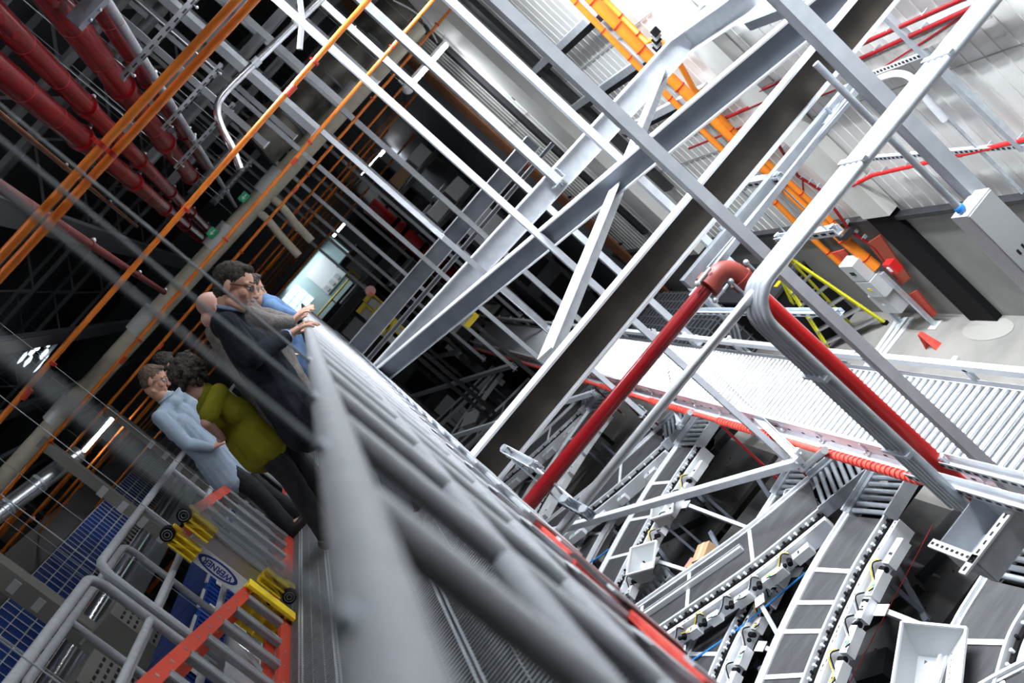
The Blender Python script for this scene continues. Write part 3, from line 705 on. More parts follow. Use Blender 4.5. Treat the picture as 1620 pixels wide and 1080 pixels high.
p, q = U(1345, 1078, h=5.4), U(1475, 830, h=5.4); MB().path([p, (p+q)/2, q], .004, redbright, 6).build('red_pull_line', label='thin red pull cord beside the curved chute, bottom right', cat='cord')
c = U(1108, 872, h=5.3); b = MB(); b.box(c+V(0, 0, -.1), (.26, .2, .2), cardb, R(35)); b.box(c+V(0, 0, .003), (.262, .05, .004), mat('tape', (.6, .45, .3), .4), R(35)); b.build('cardboard_box', label='open brown cardboard box glimpsed under the straight chute', cat='box')
c = U(1092, 892, h=5.4); b = MB(); b.box(c+V(0, 0, -.08), (.18, .22, .14), mat('carton_pink', (.65, .25, .28), .7), R(10)); b.box(c+V(0, 0, -.005), (.1, .12, .012), cardb, R(10)); b.build('cardboard_box', label='pinkish carton beside the brown cardboard box', cat='box')
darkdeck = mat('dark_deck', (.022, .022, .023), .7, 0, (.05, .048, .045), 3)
# dark decks under the chutes: some real plates, the rest standing in for shade
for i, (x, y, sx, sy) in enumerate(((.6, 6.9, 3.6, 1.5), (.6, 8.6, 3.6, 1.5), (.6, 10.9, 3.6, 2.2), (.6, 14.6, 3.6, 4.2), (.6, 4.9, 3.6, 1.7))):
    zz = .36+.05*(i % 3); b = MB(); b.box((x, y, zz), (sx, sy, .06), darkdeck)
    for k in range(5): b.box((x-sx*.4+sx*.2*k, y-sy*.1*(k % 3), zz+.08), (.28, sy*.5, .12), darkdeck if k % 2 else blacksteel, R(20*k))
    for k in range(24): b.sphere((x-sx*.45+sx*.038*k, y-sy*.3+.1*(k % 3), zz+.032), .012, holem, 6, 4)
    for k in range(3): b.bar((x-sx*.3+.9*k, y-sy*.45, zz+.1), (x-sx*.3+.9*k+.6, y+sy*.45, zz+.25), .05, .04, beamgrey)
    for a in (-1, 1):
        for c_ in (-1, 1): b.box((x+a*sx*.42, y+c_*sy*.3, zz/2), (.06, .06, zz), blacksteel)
    b.build('shade_deck', label='dark machine deck standing in for shade under the chutes, %s of five from the camera' % NTH([1, 2, 3, 4, 0][i]), cat='machine')

# ------------------------------------------------------------------ right wall fittings
WX = 5.04
def wallpipe(pts, r, m, lab, cat='pipe', name='wall_pipe', clips=True, x=WX):
    P = [U(*p, x=x) for p in pts]; t = thing(name, P[0], lab, cat); MB().path(P, r, m, 10).build('pipe_run', t)
    if clips:
        b = MB(); n = 3
        for a, c_ in zip(P[:-1], P[1:]):
            for k in range(n):
                c = a.lerp(c_, (k+.5)/n); b.box(c+V(.03, 0, 0), (.08, .018, r*2.3), galv)
        b.build('pipe_clip', t)
wallpipe([(1203, 143), (1380, 62), (1560, -18)], .022, redpipe, 'highest thin red pipe on the white wall, top right')
wallpipe([(1140, 190), (1353, 97), (1600, -16)], .024, redpipe, 'second thin red pipe on the white wall, just below the highest')
wallpipe([(1090, 235), (1380, 118), (1470, 60), (1545, 10)], .016, redpipe, 'third thinner red pipe on the wall, beside the dusty girt')
wallpipe([(1350, 293), (1380, 277), (1497, 250), (1640, 216)], .024, redbright, 'bright red pipe low on the white wall near the right edge')
wallpipe([(1232, 230), (1262, 278), (1300, 302), (1345, 365), (1385, 392), (1420, 440)], .020, redpipe, 'red pipe running down the wall beside the orange conduits')
wallpipe([(1270, 285), (1272, 322)], .012, redpipe, 'tiny red drop pipe left of the triple conduits', clips=False)
def wallstrut(a, c_, w, d, m, lab, name='wall_strut', x=WX, cat='strut', holes=0):
    P, Q = U(*a, x=x), U(*c_, x=x); t = thing(name, P, lab, cat); b = MB(); b.bar(P, Q, w, d, m, (1, 0, 0))
    if holes:
        L = Q-P
        for i in range(holes): b.obox(P+L*(i+.5)/holes-V(d/2+.001, 0, 0), L/holes*.28, V(0, 0, w*.25), V(.001, 0, 0), holem)
    b.build('strut_bar', t)
wallstrut((1345, -30), (1620, 236), .07, .06, galv, 'grey green vertical strut on the wall in the top right corner')
wallstrut((1470, 157), (1618, 305), .022, .03, galv, 'thin vertical conduit on the wall left of the corner strut')
wallstrut((1372, 118), (1465, 83), .05, .04, white, 'slotted horizontal strut on the wall under the thin red pipes', holes=16)
wallstrut((1380, 250), (1640, 228), .05, .04, strut_m, 'slotted horizontal strut just under the bright low red pipe', holes=34)
wallstrut((1185, 40), (1500, -80), .10, .06, galv, 'grey green strut along the wall at the top edge')
wallstrut((1245, 165), (1380, 102), .14, .02, mat('girt_dusty', (.30, .28, .26), .8, 0, (.5, .48, .46), 6), 'dusty brown wall girt behind the thin red pipes, left piece', name='wall_girt', cat='girt')
wallstrut((1380, 102), (1560, 18), .14, .02, MATS['girt_dusty'], 'dusty brown wall girt behind the thin red pipes, right piece', name='wall_girt', cat='girt')
P = [U(*p, x=4.98) for p in ((1378, 130), (1415, 117), (1440, 122), (1452, 140), (1495, 190))]
MB().path(smoothpts(P), .035, white, 12).build('curved_conduit', label='white bent conduit on the wall behind the widest strut', cat='conduit')
# columns of the wall further away, dark strips put in for their shadows
def wallbox(y0, y1, z0, z1, x0, x1, m, name, lab, cat):
    return MB().box(((x0+x1)/2, (y0+y1)/2, (z0+z1)/2), (x1-x0, y1-y0, z1-z0), m).build(name, label=lab, cat=cat)
wallbox(16.6, 17.3, 1.78, 12.4, 4.85, 5.18, mat('column_white', (.62, .62, .60), .6, 0, (.55, .54, .5), 2), 'steel_column', 'pale building column on the wall left of the big bright panels', 'column')
wallbox(15.9, 16.2, 3.0, 12.4, 5.1, 5.19, blacksteel, 'shadow_strip', 'dark vertical strip for the shadow beside the pale column, right of it', 'strip')
wallbox(18.9, 19.1, 2.2, 12.4, 5.1, 5.19, blacksteel, 'shadow_strip', 'dark vertical strip for the shadow beside the pale column, left of it', 'strip')
for i, (a, c_) in enumerate((((933, 33), (806, 146)), ((1000, 92), (872, 205)), ((1035, 165), (890, 195)), ((1160, 95), (870, 200)), ((1120, 140), (985, 205)))):
    if i in (2, 3): continue
    P, Q = U(*a, x=5.08), U(*c_, x=5.08); z = (P.z+Q.z)/2; b = MB(); b.bar((5.08, P.y, z), (5.08, Q.y, z), .10, .09, strut_m if i != 1 else galv, (1, 0, 0)); b.bar((5.13, P.y-.3, z-.1), (5.13, Q.y+.3, z-.1), .09, .03, blacksteel, (1, 0, 0)); b.build('wall_girt', label='grey horizontal girt with a dark strip for its shadow on the far bright wall, %s' % ['highest', 'middle', 'lowest', '', 'lowest'][i], cat='girt')  # black bar under each girt stands in for its shadow
# dark sheet for the unlit stretch of wall, shade put into its colour
wallbox(22, 50, 0.1, 12.4, 5.0, 5.18, mat('unlit_wall_sheet', (.10, .11, .125), .6, .1, (.14, .15, .165), .7), 'unlit_wall_sheet', 'dark grey sheet standing in for shade on the wall beyond the bright panels', 'painted shade')
# orange conduits
def oc(pts, r, lab, x=4.98, m=orangew):
    P = [U(*p, x=x) for p in pts]; y0 = P[0].y
    t = thing('orange_conduit', P[-1], lab, 'conduit', 'orange conduits on the right wall'); MB().path(P, r, m, 12).build('pipe_run', t)
    b = MB(); n = 3
    for a, c_ in zip(P[:-1], P[1:]):
        if (a-c_).length < .6: continue
        for k in range(n):
            c = a.lerp(c_, (k+.5)/n); b.tube(c-V(0, 0, .008), c+V(0, 0, .008), r*1.12, redclamp, 10)
    b.build('clamp', t)
oc([(890, -18), (1017, 113), (1267, 360), (1352, 438)], .040, 'orange conduit furthest left of the three on the right wall')
oc([(920, -18), (1033, 97), (1280, 333), (1387, 423)], .070, 'thickest orange conduit, middle of the three on the right wall')
oc([(940, -18), (1023, 67), (1032, 62), (1044, 66), (1075, 100), (1097, 140), (1170, 217), (1287, 323), (1345, 378)], .036, 'orange conduit with a crooked offset near its top, right of the three')
wallstrut((900, -10), (1330, 420), .08, .03, galv, 'dark grey backing channel beside the orange conduits', x=5.08)
b = MB(); c0, c1 = U(1040, 75, x=4.9), U(1075, 70, x=4.9)
for k in range(5): b.box(c0+V(0, -.07*k, .04*k), (.08, .06, .09), darkrod if k % 2 else black)
b.build('junction_cluster', label='dark cluster of fittings where the two big beams meet the wall', cat='fittings')
# board, boxes and posts
t = thing('equipment_board', (4.95, 12.6, .3), 'orange red plywood board carrying the grey boxes at the foot of the orange conduits', 'equipment stand')
b = MB(); a = [U(*p, x=5.0) for p in ((1310, 402), (1335, 395), (1400, 470), (1388, 476))]; MB().poly(a, (.02, 0, 0), redworn).build('board', t)
a = [U(*p, x=5.0) for p in ((1438, 466), (1450, 460), (1482, 497), (1472, 504))]; MB().poly(a, (.02, 0, 0), ladderred).build('board', t, 'bright orange narrow board')
a = [U(*p, x=5.03) for p in ((1372, 385), (1392, 372), (1440, 440), (1425, 452))]; MB().poly(a, (.02, 0, 0), mat('board_dark', (.32, .05, .02), .6)).build('board', t, 'dark red brown board')
for a, c_ in (((1385, 476), (1438, 524)), ((1398, 440), (1492, 526))):
    P, Q = U(*a, x=4.95), U(*c_, x=4.95); P.y = Q.y; P.z += .1; b = MB(); b.bar((4.95, Q.y, 0.02), (4.95, Q.y, P.z), .06, .05, galv); b.box((4.95, Q.y, .01), (.16, .16, .02), boxgrey); b.build('post', t)
def wbox(p, sy, sz, sx, lab, mk, x=4.97):
    c = U(*p, x=x-sx/2); t = thing('control_box', c, lab, 'electrical box', 'grey boxes on the orange board'); MB().box(c, (sx, sy, sz), boxgrey).build('box_body', t)
    b = MB(); b.box(c-V(sx/2+.005, 0, 0), (.012, sy*.94, sz*.94), boxgrey); b.build('door', t)
    b = MB(); m_, w_, h_ = mk; b.box(c-V(sx/2+.013, 0, 0), (.004, w_, h_), m_); b.build('display' if m_ is holem else 'sticker', t)
wbox((1357, 424), .36, .30, .18, 'grey control box with a dark display, highest of the three at the conduit foot', (holem, .12, .06))
wbox((1384, 449), .38, .30, .18, 'grey control box with a yellow sticker, middle of the three', (yellow, .07, .05))
wbox((1405, 474), .40, .34, .16, 'plain grey control box, lowest of the three', (labelw, .05, .03))
c = U(1412, 421, x=4.85); b = MB(); b.box(c, (.1, .16, .16), redbright); b.box(c-V(.055, 0, 0), (.01, .05, .07), signwhite); b.build('call_point', label='small bright red box beside the grey control boxes', cat='alarm box')
# black wrapped column
y0, y1 = 10.88, 11.48; t = thing('steel_column', (5.10, 11.15, 0), 'pale building column with a black wrapped foot, on the concrete floor by the wall', 'column')
MB().box((5.12, 11.15, .95), (.14, .52, 1.9), black).build('black_wrap', t, 'black lower wrap')
MB().box((5.10, 11.12, 7.15), (.16, .56, 10.5), MATS['column_white']).build('shaft', t)
wallbox(11.9, 12.1, 1.70, 1.78, 4.9, 5.05, blacksteel, 'wall_trim', 'short black ledge on top of the concrete wall', 'trim')
b = MB(); b.box((5.12, 20, 1.80), (.10, 44, .06), blacksteel); b.build('trim_1', kind='structure')
# floor marks
b = MB(); c = U(1562, 520, z=0.004)
b.poly([c+V(math.cos(a)*.18, math.sin(a)*.45, 0) for a in np.linspace(0, 2*math.pi, 16, endpoint=False)], (0, 0, .002), mat('patch', (.30, .29, .27), .85)); b.build('floor_patch', label='pale round repair patch on the concrete floor near the wall', cat='floor patch')
# folding red sign
c = U(1478, 548, z=0.0); b = MB(); b.poly([c+V(-.06, -.10, 0), c+V(.06, -.10, 0), c+V(.03, -.0, .26), c+V(-.03, -.0, .26)], (0, .012, 0), redworn); b.poly([c+V(-.06, .11, 0), c+V(.06, .11, 0), c+V(.03, .02, .26), c+V(-.03, .02, .26)], (0, .012, 0), redworn)
b.build('floor_sign', label='small faded red folding floor sign standing on the concrete', cat='sign')

# yellow stepladder
t = thing('step_ladder', U(1350, 540, z=0), 'yellow stepladder standing open on the concrete floor beside the wall', 'stepladder')
f1 = U(1402, 512, z=.0); b1 = U(1247, 407, y=13.35)
f2 = U(1312, 553, z=.0); b2 = U(1234, 434, y=13.7)
for p, q in ((f1, b1), (f2, b2)):
    b = MB(); b.bar(p, q, .075, .03, yellowl, (1, 0, 0)); b.build('side_rail', t); b = MB(); b.obox(p+V(0, 0, .02), V(.03, 0, 0), V(0, .05, 0), V(0, 0, .03), black); b.build('foot', t)
n = 6
for i in range(n):
    f = (i+.55)/n; b = MB(); b.bar(f1.lerp(b1, f), f2.lerp(b2, f), .09, .025, alum, (0, 0, 1)); b.build('step', t)
g1 = V(4.55, 14.9, 0); g2 = U(1345, 512, z=0); g2.y -= 0
for p, q in ((g1, b2+V(0, .02, 0)), (g2, b1+V(0, .02, 0))):
    b = MB(); b.bar(p, q, .05, .025, yellowl, (1, 0, 0)); b.build('rear_rail', t)
for i in range(4):
    f = (i+.8)/5; b = MB(); b.bar(g1.lerp(b2, f), g2.lerp(b1, f), .03, .02, alum); b.build('rear_brace', t)
b = MB(); b.obox((b1+b2)/2+V(0, 0, .02), (b1-b2)/2*1.15, V(0, .10, 0), V(0, 0, .03), yellow); b.build('ladder_top', t)
# black bin and mesh pallets behind it
c = U(1335, 500, z=0); b = MB(); b.box((4.75, 15.15, .55), (.8, 1.9, 1.1), black); b.box((4.75, 15.15, 1.12), (.84, 1.94, .05), blacksteel); b.box((4.7, 14.4, 1.15), (.12, .1, .02), yellow); b.build('black_bin', label='black bulk bin behind the yellow stepladder with a small yellow sticker', cat='bin')
for i, y in enumerate((17.2, 19.2, 21.2)):
    b = MB(); b.box((3.95, y, .45), (1.7, 1.7, .9), mat('bin_dark', (.03, .033, .04), .6))
    for k in range(9): b.box((3.95-.8+.2*k, y-.86, .45), (.02, .02, .88), truss); b.box((3.95-.8+.2*k, y, .905), (.02, 1.7, .015), truss); b.box((3.95, y-.8+.2*k, .905), (1.7, .02, .015), truss)
    for k in range(5): b.box((3.95, y-.86, .05+.2*k), (1.7, .02, .02), truss)
    b.build('mesh_crate', label='dark wire mesh crate on the floor beyond the ladder, %s from the camera' % NTH(i), cat='crate')
for k in range(3): MB().box((4.6, 12.6+.13*k, .015), (.9, .1, .03), boxgrey, R(4*k)).build('loose_board', label='pale board lying on the floor by the ladder feet, %s from the camera' % NTH(k), cat='board', group='loose boards')
for i, (a, c_) in enumerate((((1085, 492), (1330, 494)), )):
    P, Q = U(*a, z=2.7), U(*c_, z=2.7); pstrut(P, Q, .07, .05, 'pale slotted strut crossing behind the red pipe elbow over the roller line', galv, n=20)
t = thing('bent_conduits', U(1130, 490, x=3.3), 'set of bent grey conduits behind the far guide rail of the rollers', 'conduit')
for k in range(3):
    P = [U(x+k*8, y+k*2, x=3.3) for x, y in ((1090, 455), (1130, 490), (1148, 510), (1160, 545), (1195, 572))]; P.append(V(P[-1].x, P[-1].y, 0.)); MB().path(smoothpts(P), .025, galv, 8).build('conduit', t)
# ------------------------------------------------------------------ stepladders lying on their side along the left rail
def text_mesh(s, size, m, parent, name, P, X, Y, off=.0, extr=.001, bold=.0):
    cu = bpy.data.curves.new(name, 'FONT'); cu.body = s; cu.size = size; cu.align_x = 'CENTER'; cu.align_y = 'CENTER'; cu.extrude = extr; cu.offset = bold
    to = bpy.data.objects.new('tmp', cu); COL.objects.link(to); bpy.context.view_layer.update()
    me = bpy.data.meshes.new_from_object(to.evaluated_get(bpy.context.evaluated_depsgraph_get())); bpy.data.objects.remove(to)
    me.name = name; me.materials.clear(); me.materials.append(m)
    X = Vector(X).normalized(); Y = Vector(Y).normalized(); Z = X.cross(Y); org = Vector(P)+Z*off
    pc = Vector(parent['_org']) if parent is not None else Vector((0, 0, 0))
    for v in me.vertices: v.co = org+X*v.co.x+Y*v.co.y+Z*v.co.z-pc
    o = bpy.data.objects.new(name, me); COL.objects.link(o); o['_org'] = tuple(pc)
    if parent is not None: o.parent = parent
    return o
def lying_ladder(ya, yb, za0, za1, lab, nst, base_near, X=-1.50, cap=True):
    """ya near end, yb far end; za0/za1 height of the upper rail at each end"""
    t = thing('step_ladder', (X, (ya+yb)/2, DZ), lab, 'stepladder'); zb = DZ+.035
    for k, xx in enumerate((X, X-.13)):
        sh_ = .0 if k == 0 else .05
        b = MB(); p, q = V(xx, ya, zb), V(xx, yb, zb); b.bar(p, q, .03, .07, ladderred); n = 12
        for i in range(n): b.obox(p.lerp(q, (i+.5)/n)+V(.0165, 0, 0), V(.001, 0, 0), V(0, .007, 0), V(0, 0, .007), alum)
        b.build('side_rail', t)
        b = MB(); p, q = V(xx, ya, za0-sh_), V(xx, yb, za1-sh_*.5); b.bar(p, q, .03, .07, ladderred)
        for i in range(n): b.obox(p.lerp(q, (i+.5)/n)+V(.0165, 0, 0), V(.001, 0, 0), V(0, .009, 0), V(0, 0, .009), alum)
        b.build('side_rail', t)
    for i in range(nst):
        f = (i+.6)/nst; y = ya+(yb-ya)*f; zt = za0+(za1-za0)*f
        b = MB(); b.bar((X+.005, y, zb+.03), (X+.005, y, zt-.03), .035, .070, deckm, (0, 1, 0)); b.bar((X+.02, y-.03, zb+.03), (X+.02, y-.03, zt-.03), .008, .012, alum, (0, 1, 0)); b.bar((X+.02, y+.03, zb+.03), (X+.02, y+.03, zt-.03), .008, .012, alum, (0, 1, 0)); b.build('step', t)
    b = MB(); b.bar((X-.13, ya+.2, zb+.03), (X-.13, ya+.5, za0-.15), .02, .01, alum); b.bar((X-.13, yb-.6, zb+.03), (X-.13, yb-.4, za1-.08), .02, .01, alum); b.build('rear_brace', t)
    b = MB(); b.box((X-.16, (ya+yb)/2, (zb+za1)/2), (.006, abs(yb-ya)*.8, abs(za1-zb)*.7), galv); b.build('rear_panel', t)
    if cap:
        z0, z1 = zb-.03, za1+.03; y = yb+.03; u = MB()
        u.box((X-.06, y, (z0+z1)/2), (.24, .05, z1-z0), yellow); u.box((X+.05, y-.05, (z0+z1)/2), (.02, .10, z1-z0), yellow)
        for k in range(4): u.box((X-.06, y-.04, z0+(z1-z0)*(k+.5)/4), (.22, .06, .012), yellow)
        c = u.build('ladder_top', t); h_ = MB()
        for k in range(3): h_.tube((X-.02+.05*(k % 2), y-.027, z0+(z1-z0)*(.2+.3*k)), (X-.02+.05*(k % 2), y-.022, z0+(z1-z0)*(.2+.3*k)), .018, holem, 12)
        h_.build('tool_hole', c)
    return t
tA = lying_ladder(3.4, 6.15, EYE-.40, EYE-.875, 'orange railed stepladder lying on its side on the walkway, nearest the bottom edge', 8, False)
tB = lying_ladder(6.75, 9.3, EYE-.36, EYE-.66, 'orange railed stepladder lying on its side, the one with an oval label', 8, True, cap=False)
# foot end with label plate
yq = 6.62; X = -1.56
z0, z1 = DZ+.05, EYE-.34
b = MB(); b.box((X+.02, yq, (z0+z1)/2), (.15, .02, z1-z0-.24), alum); b.box((X+.10, yq+.06, (z0+z1)/2), (.02, .14, z1-z0-.2), galv); b.box((X-.05, yq-.011, (z0+z1)/2), (.11, .006, z1-z0-.22), labelw); pl = b.build('bottom_step', tB)
for zz, sg in ((z0+.02, 1), (z1-.02, -1)):
    for xx in (X-.05, X+.10):
        b = MB(); b.box((xx, yq+.0, zz), (.10, .09, .07), yellow); b.box((xx, yq-.03, zz+sg*.10), (.085, .03, .17), yellow)
        for k in range(3): b.box((xx-.04+.04*k, yq-.05, zz+sg*.10), (.010, .10, .18), yellow)
        b.box((xx, yq-.02, zz+sg*.10), (.09, .01, .18), yellow); b.bar((xx-.04, yq-.07, zz+sg*.02), (xx+.04, yq-.07, zz+sg*.18), .01, .02, yellow); f = b.build('foot', tB, 'yellow plastic foot with a black rubber pad')
        b = MB(); b.tube((xx, yq-.10, zz-sg*.03), (xx, yq-.02, zz-sg*.03), .045, black, 18)
        for rr in (.015, .03): b.path([(xx+rr*math.cos(a), yq-.103, zz-sg*.03+rr*math.sin(a)) for a in np.linspace(0, 2*math.pi, 17)], .003, truss, 5)
        b.build('rubber_pad', f)
zc = (z0+z1)/2+.03; yf = yq-.016
def ell(a, c_, y, m, n=32): return MB().poly([(X-.05+c_*math.cos(t_), y, zc+a*math.sin(t_)) for t_ in np.linspace(0, 2*math.pi, n, endpoint=False)], (0, .002, 0), m)
o1 = ell(.150, .044, yf, labelblue).build('maker_label', pl, 'white oval label with a blue border and lettering')
b = ell(.125, .032, yf-.003, labelw)
o2 = MB(); 
bm = b.build('label_field', pl)
text_mesh('WERNER', .054, labelblue, pl, 'label_lettering', (X-.05, yf-.0045, zc), (0, 0, 1), (-1, 0, 0), bold=.0012)

# ------------------------------------------------------------------ overhead: orange pipes
opl = [(4.95, 1.10, 'nearest pair, upper pipe'), (5.03, 1.06, 'nearest pair, lower pipe'), (8.5, 1.1, 'second row from the top left corner'), (12.9, 1.1, 'third row from the top left corner'), (16.3, 1.1, 'fourth row from the top left'), (20.4, 1.1, 'fifth row, thin'), (24.5, 1.1, 'sixth row'), (28.6, 1.1, 'seventh row'), (32.5, 1.1, 'eighth row'), (36.5, 1.1, 'ninth row'), (40.5, 1.1, 'tenth row'), (44.5, 1.1, 'eleventh and furthest row')]
opl += [(26.5, .45, 'low one just above the control room'), (22.4, .9, 'thin one between the fifth and sixth rows')]
for i, (y, hh, nm) in enumerate(opl):
    sl = -.012 if i > 1 else .006
    r = .0215 if i < 2 else .024
    t = thing('orange_pipe', (-1, y, EYE+hh), 'thin orange sprinkler pipe crossing overhead, '+nm, 'pipe', 'orange pipes overhead')
    MB().tube((-15, y, EYE+hh-sl*(-10)-.0), (5.05, y, EYE+hh-sl*5), r, orange, 12).build('pipe_run', t)
    b = MB()
    for k, x in enumerate(np.arange(-14, 5, 1.55)):
        z = EYE+hh-sl*x; b.tube((x-.012, y, z), (x+.012, y, z), r*1.35, redclamp, 10); b.box((x, y, z+r*1.5), (.02, .02, .03), redclamp)
    b.build('clamp', t)
    if i < 8:
        b = MB()
        for x in (-1.9, 1.2): z = EYE+hh-sl*x; b.tube((x-.05, y, z), (x+.05, y, z), r*1.18, ladderred, 12)
        b.build('coupling', t)
# red mains along the hall
brown = mat('brown_pipe', (.20, .08, .03), .6, 0, (.15, .06, .03), 5)
def alongpipe(a, c_, h, r, m, lab, rings=2.2, name='red_main', ext=3.5):
    P, Q = U(*a, h=-h), U(*c_, h=-h); d = (Q-P); P2 = P-d.normalized()*ext; Q2 = Q+d.normalized()*6
    t = thing(name, P, lab, 'pipe'); MB().tube(P2, Q2, r, m, 24).build('pipe_run', t)
    b = MB(); L = (Q2-P2).length; dn_ = d.normalized(); s = 1.
    k = 0
    while s < L:
        c = P2+dn_*s
        if k % 3 == 2: b.tube(c-dn_*.05, c+dn_*.05, r*1.22, m, 20); b.sphere(c+V(r*1.25, 0, 0), .02, galv, 6, 4)
        else: b.tube(c-dn_*.006, c+dn_*.006, r*1.012, redclamp, 20)
        s += rings*.45; k += 1
    b.build('coupling', t)
alongpipe((-0, 112), (310, 370), 2.2, .093, redpipe, 'large glossy red main pipe at the upper left, lowest of the four')
alongpipe((-0, 30), (320, 355), 2.2, .078, redpipe, 'large glossy red main pipe, second from the left edge')
alongpipe((85, 0), (190, 135), 2.2, .10, redpipe, 'large glossy red main pipe, third from the left edge')
alongpipe((150, 0), (232, 122), 2.2, .072, redpipe, 'large glossy red main pipe, nearest the galvanised pipe')
alongpipe((0, 295), (140, 385), 1.3, .03, reddim, 'thin dim red pipe under the two near orange pipes', name='red_pipe', ext=.4)
alongpipe((167, 0), (333, 263), 2.05, .035, galv, 'galvanised pipe running along beside the red mains', name='galvanised_pipe')
alongpipe((0, 180), (100, 262), 2.6, .025, brown, 'dim orange brown pipe at the left edge under the red mains', name='brown_pipe', ext=.4)
# trapeze bars under the mains
tz = [((117, 38), (172, 6), -.3, .10, False), ((192, 125), (317, 0), 0, .05, True), ((257, 205), (353, 107), 0, .045, True), ((277, 267), (373, 170), 0, .05, True), ((320, 290), (387, 222), 0, .05, True), ((343, 316), (400, 258), 0, .05, True), ((365, 345), (412, 300), 0, .05, False)]
for i, (a, c_, dz_, w_, holes) in enumerate(tz):
    P = U(*a, h=-2.0); Q = U(*c_, h=-2.0); Q.y = P.y; z = P.z
    t = thing('trapeze_bar', P, 'grey cross bar under the red mains, %s from the top left' % NTH(i), 'support bar', 'trapeze bars under the pipes')
    bar_ = MB(); bar_.bar(P, (Q.x, P.y, z), w_, w_*.9, truss if i else beamgrey, (0, 0, 1))
    b = MB()
    for x in (P.x+.08, Q.x-.08): b.tube((x, P.y, z-.06), (x, P.y, 12.4), .006, galv, 6); b.sphere((x, P.y, z-.05), .014, galv, 6, 4)
    b.build('drop_rod', t)
    if holes:
        b = bar_; n = int((Q.x-P.x)/.09)
        for k in range(n): b.box((P.x+.05+.09*k, P.y, z-w_*.45-.001), (.045, .016, .002), holem); b.box((P.x+.05+.09*k, P.y-w_/2-.001, z-.01), (.045, .002, .014), holem)
    bar_.build('bar', t)
# roof purlins, wide pale cross members
for i, (a, c_, h, w_) in enumerate((((233, 187), (410, 0), 2.7, .17), ((267, 227), (467, 17), 2.7, .16), ((300, 262), (520, 40), 2.9, .14), ((330, 282), (540, 85), 3.0, .12), ((60, 150), (150, 60), 4.2, .2), ((200, 80), (240, 20), 4.2, .3), ((360, 300), (560, 105), 3.0, .12))):
    P = U(*a, h=-h); Q = U(*c_, h=-h); Q.y = P.y
    b = MB(); b.bar((P.x-.5, P.y, P.z), (Q.x+1.5, P.y, P.z), w_, .05, truss); b.bar((P.x-.5, P.y+w_/2, P.z+.06), (Q.x+1.5, P.y+w_/2, P.z+.06), .01, .16, truss)
    b.build('roof_purlin', label='grey flat cross member high in the dark roof, %s of seven' % NTH(i), cat='roof member', group='roof members')
for i, (a, c_, y, w_) in enumerate((((380, 20), (540, 167), 13., .08), ((357, 87), (500, 207), 13., .09), ((447, 0), (600, 130), 14., .09), ((507, 0), (560, 45), 13.5, .08), ((390, 150), (470, 215), 14.5, .07), ((330, 150), (420, 232), 12., .07))):
    P, Q = U(*a, y=y), U(*c_, y=y)
    b = MB(); b.box((P.x, y, (12.4+Q.z)/2), (w_, .012, 12.4-Q.z), truss); b.box((P.x+w_/2, y+.03, (12.4+Q.z)/2), (.01, .06, 12.4-Q.z), truss); b.box((P.x, y, Q.z), (w_*1.4, .08, .012), galv)
    b.build('roof_hanger', label='grey vertical member in the dark roof, %s of six' % NTH(i), cat='roof member', group='roof hangers')
# roof trusses and deck clutter, real depth
rnd = random.Random(3)
for i, y in enumerate((9., 13.5, 18., 22.5, 27., 31.5, 36.)):
    b = MB(); zt, zb = 12.3, 11.2
    b.bar((-16, y, zt), (5, y, zt), .1, .1, truss); b.bar((-16, y, zb), (5, y, zb), .1, .1, truss)
    for k in range(21): b.bar((-16+k, y, zt if k % 2 else zb), (-15+k, y, zb if k % 2 else zt), .05, .05, truss)
    b.build('roof_truss', label='dark steel lattice truss under the roof, %s from the camera' % NTH(i), cat='truss', group='roof trusses')
for i, x in enumerate((-14, -11.5, -9, -6.5, -4, -1.5)):
    b = MB(); b.bar((x, 4, 9.6), (x, 48, 9.6), .35, .05, truss)
    for k in range(60): b.box((x, 5+.7*k, 9.64), (.33, .04, .04), truss)
    for s_ in (-1, 1): b.bar((x+s_*.18, 4, 9.65), (x+s_*.18, 48, 9.65), .015, .1, galv)
    b.build('cable_tray', label='dark cable tray high in the roof running along the hall, %s from the left' % NTH(i), cat='cable tray', group='roof cable trays')
# bright conduit with a swan neck
P = [U(*p, y=11.) for p in ((520, -14), (503, 3), (400, 103), (362, 140), (347, 160), (344, 180), (352, 205), (367, 233), (380, 267))]
t = thing('swan_neck_conduit', P[0], 'bright silver conduit with a swan neck bend in the dark roof', 'conduit'); MB().path(smoothpts(P, 5), .04, silver, 14).build('pipe_run', t)
b = MB()
for p in ((470, 34), (405, 98)): c = U(*p, y=11.); d = (P[2]-P[1]).normalized(); b.tube(c-d*.04, c+d*.04, .05, galv, 12)
b.build('coupling', t)
P = [U(*p, y=9.5) for p in ((473, -12), (478, 30), (474, 78))]; MB().path(P, .028, galv, 10).build('conduit', label='short galvanised conduit hanging vertically at the top edge', cat='conduit')
